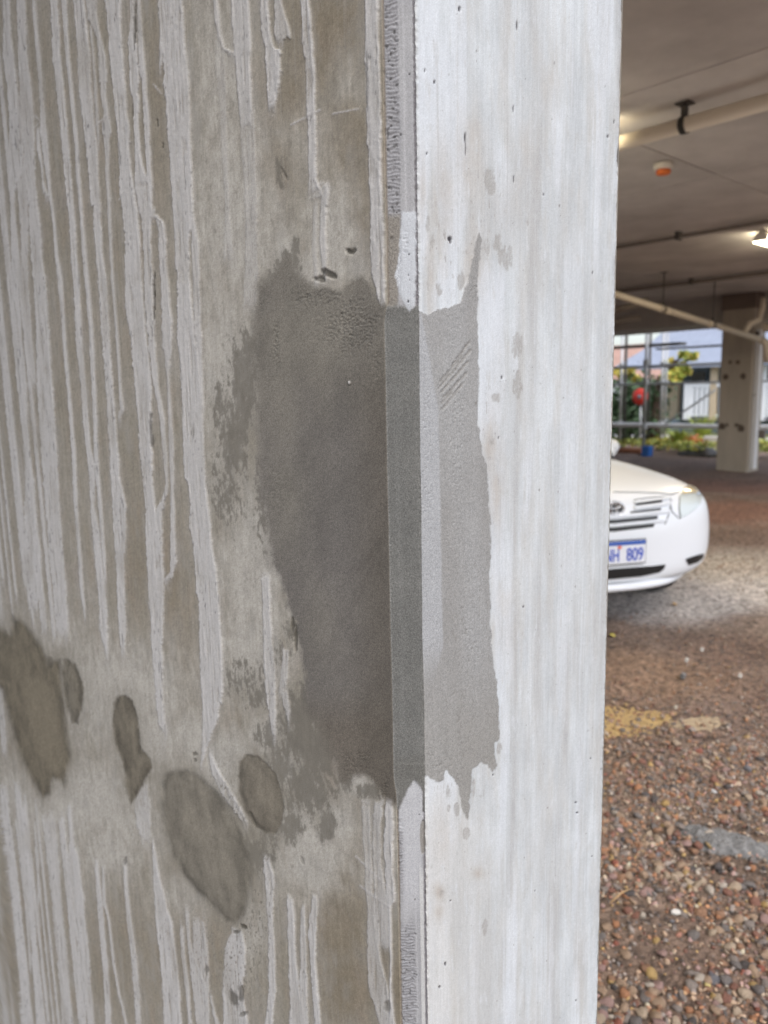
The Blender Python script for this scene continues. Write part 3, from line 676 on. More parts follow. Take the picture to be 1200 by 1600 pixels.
    c = mix(c, (.47, .465, .455), np.clip(1.6 * fbm(u * 26 + 11, z * 2.4, 4, 108) - .05, 0, .7) * ss(700, 800, x))
    BR = [(.9, [(-50,654,690),(120,655,684),(260,655,672),(330,656,668),(400,657,672)]), (.8, [(60,668,700),(250,676,726),(330,684,730),(400,690,716),(470,672,712)]), (.7, [(-50,700,728),(200,706,730),(330,720,728)]),
          (.7, [(240,776,795),(300,768,800),(360,780,800)]), (.75, [(180,862,880),(300,866,876)]), (.8, [(100,926,952),(200,932,944),(300,929,940),(420,926,936)]), (.85, [(-50,918,962),(60,918,958),(130,930,954)]),
          (.9, [(430,748,790),(520,748,786),(600,748,790),(680,750,780)]), (.7, [(700,760,792),(800,766,790),(1000,770,784),(1150,782,798),(1250,780,792),(1340,776,786)]), (.7, [(520,800,806),(600,800,812)]), (.8, [(700,822,834),(760,820,830),(800,818,826)]),
          (.8, [(1200,669,710),(1300,669,716),(1400,669,700),(1500,670,704),(1660,672,702)]), (.9, [(1420,735,742),(1470,735,748),(1540,737,747),(1660,738,746)]), (.8, [(1380,802,806),(1450,796,808),(1550,788,806),(1660,786,808)]), (.6, [(1520,896,905),(1660,894,903)]), (.6, [(1150,904,912),(1330,896,906),(1420,894,900)]), (.55, [(1420,860,866),(1660,852,860)]), (.6, [(1270,700,707),(1440,699,706)]), (.55, [(700,880,900),(1100,868,884)]), (.6, [(850,786,800),(1060,788,802)]), (.5, [(400,880,910),(900,872,900)])]
    wb = 2.5 * fbm(u * 60, z * 22, 4, 110, .6)
    bl = np.zeros(len(a))
    for al, pts in BR:
        q = np.array(pts, float); k = np.nonzero((y > q[0, 0] - 60) & (y < q[-1, 0] + 60) & (x > q[:, 1].min() - 12) & (x < q[:, 2].max() + 12))[0]
        xl = np.interp(y[k], q[:, 0], q[:, 1]); xr = np.interp(y[k], q[:, 0], q[:, 2])
        m = ss(-2.5, 3, x[k] + wb[k] - xl) * ss(-2.5, 3, xr - x[k] - wb[k]) * ss(-40, 25, y[k] - q[0, 0] + 18 * mid[k]) * ss(-40, 25, q[-1, 0] - y[k] + 18 * mid[k])
        bl[k] = np.maximum(bl[k], al * m)
    c = mix(c, (.69, .725, .765), bl * .85)
    ln = ss(.20, .42, fbm(u * 310, z * 2.0, 3, 123)) * np.clip(.35 + 1.6 * fbm(u * 18, z * 3, 3, 124) + .3 * ss(720, 860, x), 0, 1)
    c = mix(c, (.70, .735, .775), ln * .55)
    ln2 = ss(.24, .45, fbm(u * 260 + 50, z * 2.6, 3, 125)) * np.clip(.3 + 1.6 * fbm(u * 16 + 9, z * 3, 3, 126), 0, 1)
    c = mix(c, (.46, .455, .45), ln2 * .4)
    GB = [(760, 1500, 22, 160, .7), (845, 1300, 40, 200, .35), (690, 330, 16, 90, .45), (735, 330, 14, 60, .5), (790, 740, 24, 90, .45), (830, 420, 20, 60, .4), (900, 560, 16, 120, .4), (770, 330, 20, 60, .7), (800, 340, 28, 60, .7), (790, 600, 20, 80, .4), (830, 200, 20, 100, .35), (880, 350, 30, 120, .3), (940, 800, 10, 900, .3), (715, 1450, 14, 160, .45), (850, 900, 40, 300, .25), (830, 620, 20, 160, .4), (915, 700, 10, 400, .3)]
    c = mix(c, (.62, .60, .56), ss(1180, 1330, y) * ss(800, 690, x) * .5)
    c = mix(c, (.49, .49, .48), blobs(x, y, GB, .4 * mid + .3 * b2) * .75)
    BG = [(690, 300, 18, 80, .4), (735, 240, 22, 60, .5), (740, 420, 14, 60, .5), (672, 420, 8, 60, .5), (660, 300, 6, 60, .4), (765, 700, 12, 60, .6), (775, 760, 10, 60, .5), (686, 1395, 9, 14, .8), (684, 1425, 8, 16, .6), (690, 1300, 12, 60, .3), (746, 1365, 10, 10, .7), (770, 1000, 6, 40, .4), (790, 960, 20, 60, .25), (820, 250, 20, 60, .3), (860, 130, 14, 40, .35)]
    c = mix(c, (.47, .425, .375), blobs(x, y, BG, .5 * mid) * .8)
    g3 = np.random.RandomState(4).randn(len(a)) * .018; m2 = fbm(u * 110, z * 26, 4, 109, .65); b4 = fbm(u * 330, z * 10, 3, 113)
    c = mix(c, (.53, .52, .50), ss(.12, .5, m2) * .45); c = mix(c, (.66, .69, .72), ss(.15, .5, -m2) * .5)
    c *= (1 + .03 * b2 + .04 * b3 + .07 * hi + .07 * mid + .04 * b4 + .06 * cl + 1.3 * g3)[:, None]
    h = .00010 * b2 + .00010 * b3 + .0005 * low + .0002 * bl
    g = np.full(len(a), .05)
    # worn spots where the skim has come off
    SP = [(766, 284, 7, 18, .9), (790, 402, 12, 20, .6), (778, 380, 12, 14, .45), (808, 540, 8, 18, .8), (809, 603, 7, 20, .8), (776, 622, 8, 7, .7), (758, 388, 6, 20, .6), (714, 1265, 4, 9, .9), (701, 1262, 3, 6, .6), (729, 1303, 5, 8, .9), (739, 1230, 3, 14, .9), (758, 1448, 4, 11, .8), (780, 1170, 4, 8, .7), (688, 455, 5, 12, .5), (668, 350, 4, 14, .6), (676, 375, 5, 14, .5), (720, 440, 6, 14, .5), (690, 1396, 6, 8, .4), (768, 690, 6, 10, .4), (823, 345, 4, 10, .5), (700, 1240, 4, 14, .6)]
    sp = ss(.24, .62, blobs(x, y, SP, .75 * mid + .45 * hi + .3 * m2)) * np.clip(.8 + .8 * hi + .6 * mid, .2, 1)
    pk = ss(.36, .5, fbm(u * 210, z * 70, 3, 111)) * 1.15 * blobs(x, y, [(690, 330, 34, 60, .5), (690, 400, 40, 90, .8), (760, 320, 30, 70, .8), (740, 410, 20, 50, .8), (765, 640, 20, 60, .6), (775, 760, 14, 80, .6), (720, 1250, 50, 50, .6), (700, 1370, 50, 60, .45), (745, 1360, 20, 16, .8)], 0 * x)
    sp = np.maximum(sp, pk)
    c = mix(c, (.375, .362, .34), sp * .75); h -= .0003 * sp
    PB = [(650, 482), (668, 492), (683, 483), (700, 481), (717, 473), (724, 456), (731, 442), (734, 415), (740, 398), (743, 378), (748, 366), (753, 374), (750, 396), (747, 425), (746, 494), (748, 560), (746, 650), (750, 687), (760, 733), (765, 796), (767, 842), (765, 900), (767, 996), (770, 1030), (778, 1084), (782, 1153), (772, 1160), (775, 1196), (770, 1207), (762, 1195), (750, 1190), (738, 1203), (735, 1240), (732, 1283), (721, 1262), (715, 1226), (706, 1214), (696, 1202), (691, 1218), (680, 1222), (668, 1212), (650, 1205)]
    sd = poly_sd(x, y, PB) + 4.6 * fbm(u * 95, z * 60, 4, 112, .6) + 1.2 * hi
    m = ss(-1.2, 1.2, sd)
    mc = np.empty_like(c); mc[:] = (.312, .306, .294)
    mc = mix(mc, (.365, .366, .362), np.clip(.5 + 1.4 * low, 0, 1) * .8); mc = mix(mc, (.305, .295, .272), ss(1000, 1180, y) * .6)
    ridge = np.interp(y, [480, 520, 640, 760, 900, 1010, 1100], [656, 664, 684, 687, 690, 692, 668])
    onr = ss(2.0, -2.0, x - ridge + 1.2 * mid) * ss(470, 500, y) * ss(1080, 980, y)
    mc = mix(mc, (.42, .43, .445), onr * .75)  # lighter colour on this strip stands in for the light it catches
    p1 = pn(u * 420, z * 260, 115) + .6 * pn(u * 800, z * 560, 116)
    mc *= (1 + .10 * hi + .06 * mid + .06 * p1 + 1.4 * g3)[:, None]
    c = c + (mc - c) * m[:, None]
    # float marks dragged across the mortar
    hatch = np.zeros(len(a))
    for (ax, ay, bx, by) in [(686, 606, 712, 576), (688, 596, 722, 556), (690, 612, 730, 566), (694, 620, 728, 584), (690, 640, 722, 600), (706, 572, 732, 536), (700, 590, 734, 548), (690, 630, 706, 612)]:
        ex, ey = bx - ax, by - ay; t_ = np.clip(((x - ax) * ex + (y - ay) * ey) / (ex * ex + ey * ey), 0, 1)
        d = np.hypot(x - ax - t_ * ex, y - ay - t_ * ey); hatch = np.maximum(hatch, ss(3.4, .6, d + 1.4 * hi) * (.5 + .5 * ss(-.3, .3, p1)))
    c = mix(c, (.26, .24, .21), hatch * m * .5)
    pz = blobs(x, y, [(712, 700, 20, 200, .4), (700, 480, 30, 20, .5), (735, 1000, 20, 120, .35), (690, 1190, 25, 25, .6), (740, 450, 12, 20, .6), (700, 860, 16, 120, .4), (668, 760, 14, 300, .4)], .4 * low)
    rl = .0030 * onr * ss(-30, 0, x - ridge)
    # the arris strip falls away to the chamfer so it faces the sky more squarely
    hb = m * (.0005 + .00022 * p1 * (.3 + pz) - .0022 * ss(.4, .85, p1) * pz - .0011 * hatch + .0007 * low) - m * onr * .00011 * np.clip(ridge - x, 0, 40) * .9
    h = h * (1 - m) + hb; g = g * (1 - m) + m * .5
    ck = ss(.975, .997, 1 - np.abs(fbm(u * 60, z * 12, 3, 117))) * m * ss(850, 900, y) * ss(690, 700, x); c = mix(c, (.2, .19, .17), ck * .4); h -= .0004 * ck
    for cx_, cy_, rx, ry in [(718, 14, 1.8, 4.2), (703, 373, 3.4, 3.6), (704, 377, 2, 4), (960, 190, 1, 3), (950, 213, 1, 2.6), (679, 128, 1.2, 3), (696, 1506, 1.6, 3.2), (687, 1542, 1.8, 2.2), (727, 215, 1, 9), (728, 232, 1, 10), (802, 170, 1, 5), (803, 280, 1, 5), (900, 1254, 1.6, 1.4), (902, 1270, 2, 1.2), (771, 1211, 1.3, 1.3), (704, 1407, 1.5, 1.3), (926, 426, 1, 2), (850, 304, 1, 1.5), (808, 40, .9, 9), (900, 1563, 1.2, 1.5), (925, 1338, 1.2, 1.2), (836, 1392, 1, 1.5), (923, 1185, 1.2, 1.2), (779, 684, 1, 2), (784, 590, 1, 3), (818, 948, 1, 2), (667, 240, 1, 2.5), (664, 110, 1, 3)]:
        k = np.nonzero((np.abs(x - cx_) < 14) & (np.abs(y - cy_) < 24))[0]
        q = ((x[k] - cx_) / rx) ** 2 + ((y[k] - cy_) / ry) ** 2; mm = ss(1.7, .4, q)
        c[k] = mix(c[k], (.035, .03, .04), mm * .85); h[k] -= .0015 * mm
    rs = np.random.RandomState(3)
    for _ in range(190):
        cx_, cy_ = rs.uniform(665, 950), rs.uniform(0, 1600); rx = rs.uniform(.45, .8) + .7 * (rs.rand() > .9); ry = rx * rs.uniform(.8, 2.2)
        k = np.nonzero((np.abs(x - cx_) < 4) & (np.abs(y - cy_) < 6))[0]
        q = ((x[k] - cx_) / rx) ** 2 + ((y[k] - cy_) / ry) ** 2; c[k] = mix(c[k], (.22, .2, .18), ss(1.7, .4, q) * rs.uniform(.3, .8))
    # ragged far arris
    far = ss(.4228 - .012, .4228, u); h += far * (-.0014 + .0016 * fbm(z * 24, u * 3, 3, 119) + .0012 * hi)
    near = ss(.029, .025, u) * (1 - m); h += near * (-.0010 + .0022 * fbm(z * 160, u * 40, 3, 120)); c = mix(c, (.40, .385, .37), near * .5 * np.clip(.5 + 1.5 * mid, 0, 1))
    col[a] = c; H[a] = h; grain[a] = g; lab[a] = np.where(m > .5, 1, 0)

    # relief along the surface normal
    Nn = np.zeros((n, 3)); Nn[kk == 0] = (-1, 0, 0); Nn[kk == 1] = (-.7071, -.7071, 0); Nn[kk == 2] = (0, -1, 0)
    V = P0 + Nn * (H * KS)[:, None]
    # wobble of the far right arris in plan
    last = np.zeros(Zg.shape, bool); last[:, -1] = True; last = last.ravel()
    V[last, 0] += .0016 * fbm(z1[last] * 30, z1[last] * 3, 3, 121) + .003 * np.exp(-((z1[last] - on_far_z(243)) / .006) ** 2) * -1
    idx = np.arange(n).reshape(Zg.shape)
    Q = np.stack([idx[:-1, :-1].ravel(), idx[:-1, 1:].ravel(), idx[1:, 1:].ravel(), idx[1:, :-1].ravel()], 1)
    QL = lab[Q]
    fl = np.where((QL[:, 0] == QL[:, 1]) | (QL[:, 0] == QL[:, 2]), QL[:, 0], np.where(QL[:, 1] == QL[:, 2], QL[:, 1], QL[:, 3]))
    M = pillar_material()
    root = None
    parts = {0: 'concrete_pillar', 1: 'mortar_patch'}
    objs = {}
    for v in sorted(set(fl.tolist())):
        q = Q[fl == v]
        used, inv = np.unique(q, return_inverse=True); inv = inv.reshape(q.shape)
        nm = parts.get(v, 'filled_hole')
        me = np_mesh(nm, V[used], inv)
        set_attr(me, 'stain', 'FLOAT_COLOR', np.concatenate([np.clip(col[used] * .72, 0.008, .9), np.ones((len(used), 1))], 1))
        set_attr(me, 'grain', 'FLOAT', grain[used])
        objs[v] = link(nm, me, M, objs.get(0))
        if v >= 2: objs[v]['label'] = {'large': 'large oval grey mortar plug', 'round': 'smaller oval brown plug beside the large one', 'slim': 'slim brown plug with a smeared tail', 'small': 'small dark plug beside the smeared plug', 'smeared': 'big smeared brown plug at the left edge'}[HOLES[v - 2][0]]
    root = objs[0]
    objs[1]['label'] = 'dark grey repair mortar wrapped round the broken corner'
    tag(root, 'near concrete pillar with pale drip streaks and a mortar patched corner', 'pillar')
    # hidden back faces
    bm = bmesh.new()
    v = [bm.verts.new(p) for p in ((PW, 0, -.12), (PW, 0, SOFFIT), (PW, PL, SOFFIT), (PW, PL, -.12), (0, PL, SOFFIT), (0, PL, -.12))]
    bm.faces.new((v[0], v[3], v[2], v[1])); bm.faces.new((v[3], v[5], v[4], v[2]))
    bm_obj('back_face', bm, MAT['plain_concrete'], root)
    return root


def on_line_z(pyv):
    return column_line(np.array([CH / 2]), np.array([CH / 2]), pyv)[0]


def column_line(xs, ys, pyv):
    v0 = (np.stack([xs, ys, np.zeros_like(xs)], 1) - CAM) @ M_CW
    vz = np.array([0, 0, 1.0]) @ M_CW
    k = (pyv - PY_C) / F_PX
    z = (k * v0[:, 2] - v0[:, 1]) / (vz[1] - k * vz[2])
    return float(z[0]), 0


def on_far_z(pyv):
    return column_line(np.array([PW]), np.array([0.0]), pyv)[0]


# ------------------------------------------------------------------ materials of the place
MAT = {
 'plain_concrete': mat('plain_concrete', (.33, .31, .28), .85, .15, 6, .002, 80),
 'soffit': mat('soffit_concrete', (.58, .56, .545), .8, .30, 1.1, .002, 40, color2=None),
 'beam': mat('beam_concrete', (.40, .375, .35), .85, .15, 3, .002, 40),
 'old_pillar': mat('brown_concrete', (.41, .365, .305), .85, .2, 2.5, .002, 50, stretch=(1, 1, .25)),
 'plug_dark': mat('dark_mortar', (.12, .095, .075), .9, .2, 20),
 'pvc': mat('cream_pvc', (.72, .65, .53), .42, .05, 4),
 'pvc_white': mat('white_conduit', (.72, .73, .75), .5, .04, 4),
 'steel': mat('galvanised_steel', (.42, .43, .44), .45, .15, 30, metal=.6),
 'steel_dark': mat('dark_steel', (.09, .085, .08), .6, .2, 30, metal=.4),
 'conduit': mat('dusty_conduit', (.20, .175, .155), .7, .15, 10),
 'white_plastic': mat('white_plastic', (.75, .72, .66), .45),
 'orange': mat('orange_plastic', (.80, .19, .035), .4),
 'lamp': mat('lit_diffuser', (.9, .88, .8), .4, emit=((1.0, .86, .60), 9.0)),
 'soil': mat('soil', (.2, .15, .11), .95, attr='tone', var=.75, scale=30, sharp=True, bump=.02, bscale=55),
 'stone': mat('gravel_stone', (.3, .2, .15), .7, attr='tone', var=.22, scale=55, bump=.002, bscale=160, spec=.35),
 'sand': mat('yellow_sand', (.38, .265, .115), .95, .25, 30, .008, 70),
 'sand_pale': mat('pale_sand', (.36, .285, .19), .95, .25, 30, .008, 70),
 'cement': mat('hardened_cement', (.18, .178, .175), .9, .45, 30, .016, 70, sharp=True),
 'white_chip': mat('white_chip', (.46, .44, .40), .6, .05, 20),
 'straw': mat('dry_straw', (.42, .27, .13), .8),
 'car': mat('white_car_paint', (.77, .80, .84), .32, coat=.35),
 'car_grey': mat('grey_trim', (.10, .10, .105), .5),
 'black': mat('black_plastic', (.012, .012, .013), .45),
 'glass_dark': mat('car_glass', (.015, .02, .02), .04, spec=.8),
 'lens': mat('headlight_lens', (.62, .68, .68), .08, spec=.7, coat=1.0),
 'lens_cream': mat('headlight_cream', (.78, .66, .42), .12, coat=1.0),
 'chrome': mat('chrome', (.75, .76, .78), .12, metal=1.0),
 'tyre': mat('tyre', (.02, .02, .02), .85),
 'plate_white': mat('plate_white', (.74, .76, .80), .45),
 'plate_blue': mat('plate_blue', (.03, .10, .42), .45),
 'plate_ink': mat('plate_ink', (.05, .10, .50), .5),
 'plate_red': mat('plate_red', (.72, .16, .08), .5),
 'grass': mat('grass_blade', (.34, .38, .10), .7, .35, 8),
 'leaf_yellow': mat('yellow_leaf', (.52, .43, .09), .6, .35, 6),
 'leaf_green': mat('green_leaf', (.30, .36, .06), .6, .35, 6),
 'leaf_dark': mat('hedge_leaf', (.06, .11, .05), .6, .35, 6),
 'bark': mat('bark', (.075, .05, .035), .9, .3, 12, .01, 30),
 'render_grey': mat('blue_grey_weatherboard', (.17, .21, .25), .75, .08, 5),
 'render_beige': mat('beige_render', (.58, .47, .33), .85, .1, 3),
 'white_paint': mat('white_paint', (.78, .80, .83), .5),
 'roof_blue': mat('pale_blue_metal_roof', (.27, .30, .37), .45, .1, 3),
 'roof_red': mat('red_brown_roof', (.40, .25, .20), .8, .2, 5),
 'window': mat('window_glass', (.02, .025, .03), .08, spec=.7),
 'red_paint': mat('red_paint', (.62, .045, .03), .45),
 'blue_plastic': mat('blue_plastic', (.02, .12, .42), .45),
 'path': mat('pale_paving', (.45, .43, .46), .85, .1, 2),
 'rust': mat('rusty_boards', (.24, .10, .055), .85, .3, 6),
 'flower': mat('orange_flower', (.70, .25, .10), .6),
}

# ------------------------------------------------------------------ ground


def build_ground():
    gx = np.concatenate([np.linspace(-160, -3, 16)[:-1], np.linspace(-3, 11, 190)[:-1], np.linspace(11, 30, 60)[:-1], np.linspace(30, 220, 16)])
    gy = np.concatenate([np.linspace(-160, -3, 16)[:-1], np.linspace(-3, 9, 165)[:-1], np.linspace(9, 24, 50)[:-1], np.linspace(24, 220, 16)])
    X, Y = np.meshgrid(gx, gy); x = X.ravel(); y = Y.ravel()
    P = np.stack([x, y, 0 * x], 1)
    fx = (P - CAM) @ FWD; rx = (P - CAM) @ RGT
    lo = fbm(x * .55, y * .55, 4, 201); mi = fbm(x * 2.4, y * 2.4, 4, 202)
    z = .035 * lo * ss(.8, 3, fx) + .02 * mi
    c = np.empty((len(x), 3)); c[:] = (.205, .145, .105)
    c = mix(c, (.25, .19, .15), np.clip(.5 + 1.2 * mi, 0, 1))
    c = mix(c, (.15, .095, .07), np.clip(.3 + 1.3 * fbm(x * 1.3 + 8, y * 1.3, 4, 204), 0, .8))
    c = mix(c, (.25, .17, .13), ss(4.5, 6.5, fx) * .4); c = mix(c, (.14, .097, .07), ss(3.4, 2.6, fx) * .6)

    def spot(px, py, r, colr, amt, wx=1.0):
        nonlocal c
        q = on_z(px, py, 0); d = np.hypot((x - q.x), (y - q.y)) / r
        c = mix(c, colr, amt * ss(1.15, .45, d + .5 * mi + .25 * lo))
    spot(1040, 940, .6, (.50, .46, .43), .95); spot(1150, 920, .8, (.50, .455, .42), .95); spot(1185, 885, .9, (.50, .44, .37), .7); spot(1000, 962, .25, (.34, .31, .29), .6)
    spot(1130, 880, .4, (.52, .45, .37), .9)
    spot(1000, 1050, .45, (.24, .15, .095), .7); spot(1160, 800, 1.2, (.24, .125, .085), .9); spot(1140, 760, 1.2, (.25, .13, .095), .8)
    spot(1110, 1010, .35, (.12, .075, .055), .7); spot(1150, 1120, .3, (.16, .11, .09), .5)
    spot(1120, 735, 2.0, (.20, .13, .10), .5)
    c *= .95 * (1 + .25 * mi)[:, None]
    idx = np.arange(len(x)).reshape(X.shape)
    Q = np.stack([idx[:-1, :-1].ravel(), idx[:-1, 1:].ravel(), idx[1:, 1:].ravel(), idx[1:, :-1].ravel()], 1)
    me = np_mesh('ground', np.stack([x, y, z], 1), Q)
    set_attr(me, 'tone', 'FLOAT_COLOR', np.concatenate([np.clip(c, .01, .9), np.ones((len(x), 1))], 1))
    o = link('ground', me, MAT['soil']); tag(o, kind='structure')
    return o


GROUND = build_ground()
_gbvh = None


def gz(x, y):
    global _gbvh
    if _gbvh is None:
        me = GROUND.data
        _gbvh = BVHTree.FromPolygons([v.co.copy() for v in me.vertices], [tuple(p.vertices) for p in me.polygons])
    h = _gbvh.ray_cast(Vector((x, y, 3)), Vector((0, 0, -1)))
    return h[0].z if h[0] else 0.0


def on_ground(px, py):
    p = on_z(px, py, 0)
    for _ in range(3): p = on_z(px, py, gz(p.x, p.y))
    return p


# ------------------------------------------------------------------ gravel
PAL = [(.36, .20, .115, 3.4), (.42, .29, .19, 3), (.27, .125, .085, 2.4), (.48, .37, .26, 2.2), (.30, .25, .215, 3.2), (.20, .175, .16, 2.4), (.47, .22, .105, 1.8), (.40, .255, .22, 1.8), (.11, .095, .09, .9), (.50, .33, .12, .8), (.50, .43, .35, .7), (.33, .11, .07, .5), (.17, .165, .18, .4)]


def stone_shapes(sub, k, seed):
    rs = np.random.RandomState(seed); out = []
    bm = bmesh.new(); bmesh.ops.create_icosphere(bm, subdivisions=sub, radius=1.0)
    V = np.array([v.co[:] for v in bm.verts]); Fc = np.array([[v.index for v in f.verts] for f in bm.faces]); bm.free()
    for i in range(k):
        W = V.copy()
        for _ in range(8):     # knock flats off the pebble
            n_ = rs.randn(3); n_ /= np.linalg.norm(n_); t = rs.uniform(.38, .74)
            d = W @ n_; W -= np.where(d > t, d - t, 0)[:, None] * n_ * .85
        W *= rs.uniform(.65, 1.25, 3) * np.array([1.1, .85, .62]); W += rs.randn(*W.shape) * .04
        out.append(W)
    return out, Fc


def build_gravel():
    rs = np.random.RandomState(21)
    n = 150000
    fx = 1.0 + 7.0 * rs.rand(n) ** 1.25; rx = -.6 + rs.rand(n) * (1.35 + .80 * fx)
    P = CAM[None] + fx[:, None] * FWD + rx[:, None] * RGT
    x, y = P[:, 0], P[:, 1]
    lo = fbm(x * .9, y * .9, 3, 211); mi = fbm(x * 3, y * 3, 3, 212)
    den = np.interp(fx, [1, 2.6, 3.1, 3.8, 5, 8], [1, 1, .8, .5, .4, .34]) * np.clip(.95 + .8 * mi * ss(1.8, 3.2, fx) + .6 * lo * ss(2, 3, fx), .12, 1.2)
    keep = rs.rand(n) < den
    keep &= ~((x > -.03) & (x < PW + .03) & (y > -.03) & (y < PL + .03))
    for px, py, r, f in [(975, 1125, .24, .2), (1090, 1130, .14, .15), (1060, 950, .6, .8), (1150, 930, .7, .75), (1130, 1320, .16, .6), (1010, 1455, .16, .6), (1000, 1040, .35, .5)]:
        q = on_z(px, py, 0); keep &= ~((np.hypot(x - q.x, y - q.y) < r * (1 + .5 * mi)) & (rs.rand(n) < f))
    x, y, fx, rx = x[keep], y[keep], fx[keep], rx[keep]; n = len(x)
    r = np.exp(rs.randn(n) * .55) * .0066; r = np.clip(r, .0026, .021) * (1 - .3 * ss(2.6, 4, fx))
    pal = np.array(PAL); pr = pal[:, 3] / pal[:, 3].sum()
    ci = rs.choice(len(PAL), n, p=pr); C = pal[ci, :3] * (1 + .18 * rs.randn(n))[:, None]
    C = C.mean(1, keepdims=True) * .10 + C * .90; C = np.clip(C * .78 * (1 + .16 * rs.randn(n))[:, None], .02, .5)
    far_ = ss(2.5, 3.8, fx)[:, None] * .5; C = C * (1 - far_) + np.array((.165, .115, .083)) * far_ * (1 + .45 * rs.randn(n))[:, None]; C = np.clip(C, .012, .6)
    zz = np.array([gz(a, b) for a, b in zip(x, y)]) + r * .22
    for px, py, r0 in ((945, 1128, .34), (1090, 1132, .15), (1130, 1320, .17)):
        q = on_z(px, py, 0); zz = zz + .008 * (np.hypot(x - q.x, y - q.y) < r0)
    ex = np.stack([x, y, zz], 1)
    px, py = survey(ex)
    vis = (px > 955 - .025 * py) & (px < 1215) & (py < 1612) & (py > 900)
    dist = np.linalg.norm(ex - CAM, axis=1)
    score = np.where(vis, r / dist, 0)
    big = np.argsort(-score)[:300]
    bigset = np.zeros(n, bool); bigset[big] = True
    # the rest as one mass
    sh, Fc = stone_shapes(1, 14, 5)
    Vs, Fs, Cs = [], [], []; off = 0
    rest = np.nonzero(~bigset)[0]
    ang = rs.rand(n) * 6.283; ti = rs.randn(n, 2) * .28; si = rs.randint(0, 14, n)
    nv = len(sh[0]); allV = np.empty((len(rest), nv, 3))
    Sh = np.array(sh)[si[rest]] * r[rest, None, None]
    ca, sa = np.cos(ang[rest])[:, None], np.sin(ang[rest])[:, None]
    X_ = Sh[..., 0] * ca - Sh[..., 1] * sa; Y_ = Sh[..., 0] * sa + Sh[..., 1] * ca; Z_ = Sh[..., 2] + ti[rest, 0, None] * X_ + ti[rest, 1, None] * Y_
    allV = np.stack([X_ + x[rest, None], Y_ + y[rest, None], Z_ + zz[rest, None]], 2).reshape(-1, 3)
    allF = (Fc[None] + (np.arange(len(rest)) * nv)[:, None, None]).reshape(-1, 3)
    me = np_mesh('gravel', allV, allF)
    set_attr(me, 'tone', 'FLOAT_COLOR', np.concatenate([np.repeat(C[rest], nv, 0), np.ones((len(allV), 1))], 1))
    o = link('gravel', me, MAT['stone'], GROUND); tag(o, kind='stuff')
    # the nearest pebbles one by one
    sh2, F2 = stone_shapes(2, 9, 6)
    lib = {}
    for k in big:
        key = (int(ci[k]), int(si[k]) % 4)
        if key not in lib:
            m2 = np_mesh('stone', sh2[(key[0] * 4 + key[1]) % 9], F2)
            set_attr(m2, 'tone', 'FLOAT_COLOR', np.tile(np.array([*(pal[ci[k], :3] * .74 + pal[ci[k], :3].mean() * .06), 1.0]), (len(sh2[0]), 1)))
            m2.materials.append(MAT['stone']); lib[key] = m2
        s_ = bpy.data.objects.new('stone', lib[key]); COL.objects.link(s_); s_.parent = GROUND
        s_.location = (x[k], y[k], zz[k]); s_.scale = (r[k],) * 3; s_.rotation_euler = (ti[k, 0], ti[k, 1], ang[k])
    return n


NSTONES = build_gravel()


def mound(name, px, py, lx, ly, hgt, mt, rz=0.0, seed=0, n=34):
    c = on_ground(px, py)
    g = np.linspace(-1, 1, n); U, W = np.meshgrid(g, g)
    rad = np.hypot(U, W); an = np.arctan2(W, U)
    lim = 1 + .55 * fbm(np.cos(an) * 1.4 + seed, np.sin(an) * 1.4, 5, 300 + seed, .65) + .5 * fbm(U * 5, W * 5, 4, 305 + seed, .65)
    hh = ss(.98, .35, rad / lim) * hgt * (1 + .7 * fbm(U * 4, W * 4, 3, 310 + seed))
    X_ = U * lx * math.cos(rz) - W * ly * math.sin(rz) + c.x; Y_ = U * lx * math.sin(rz) + W * ly * math.cos(rz) + c.y
    Zb = np.array([gz(a, b) for a, b in zip(X_.ravel(), Y_.ravel())]).reshape(X_.shape)
    keep = (rad / lim) < 1.0
    V = np.stack([X_.ravel(), Y_.ravel(), (Zb - .012 + hh + .0145 * ss(1.0, .8, rad / lim)).ravel()], 1)
    idx = np.arange(n * n).reshape(n, n)
    Q = np.stack([idx[:-1, :-1], idx[:-1, 1:], idx[1:, 1:], idx[1:, :-1]], -1).reshape(-1, 4)
    Q = Q[keep.ravel()[Q].any(1)]
    used, inv = np.unique(Q, return_inverse=True)
    return link(name, np_mesh(name, V[used], inv.reshape(Q.shape)), mt)


o = mound('sand_patch', 945, 1128, .36, .18, .006, MAT['sand'], rz=-.5, seed=1, n=70); tag(o, kind='stuff')
o = mound('sand_patch', 1090, 1132, .15, .08, .004, MAT['sand_pale'], rz=-.6, seed=2); tag(o, kind='stuff')
o = mound('cement_spill', 1140, 1320, .17, .085, .022, MAT['cement'], rz=-1.25, seed=3, n=44); tag(o, 'grey lump of hardened cement lying on the gravel', 'cement spill')


def flake(name, px, py, size, mt, label, cat, rz=0.3, group=None, thick=.004, tilt=.3):
    c = on_ground(px, py); bm = bmesh.new()
    rs = random.Random(int(px)); m_ = 7
    top = []
    for k in range(m_):
        a = 2 * math.pi * k / m_; rr = rs.uniform(.75, 1.1)
        top.append((size[0] * rr * math.cos(a), size[1] * rr * math.sin(a)))
    A = [bm.verts.new((p[0], p[1], thick + .1 * thick * rs.random())) for p in top]; B = [bm.verts.new((p[0] * 1.05, p[1] * 1.05, 0)) for p in top]
    bm.faces.new(A); bm.faces.new(B[::-1])
    for k in range(m_): bm.faces.new((A[k - 1], B[k - 1], B[k], A[k]))
    bmesh.ops.recalc_face_normals(bm, faces=bm.faces)
    o = bm_obj(name, bm, mt); o.location = (c.x, c.y, c.z + .012); o.rotation_euler = (tilt, .1, rz)
    tag(o, label, cat, group); return o


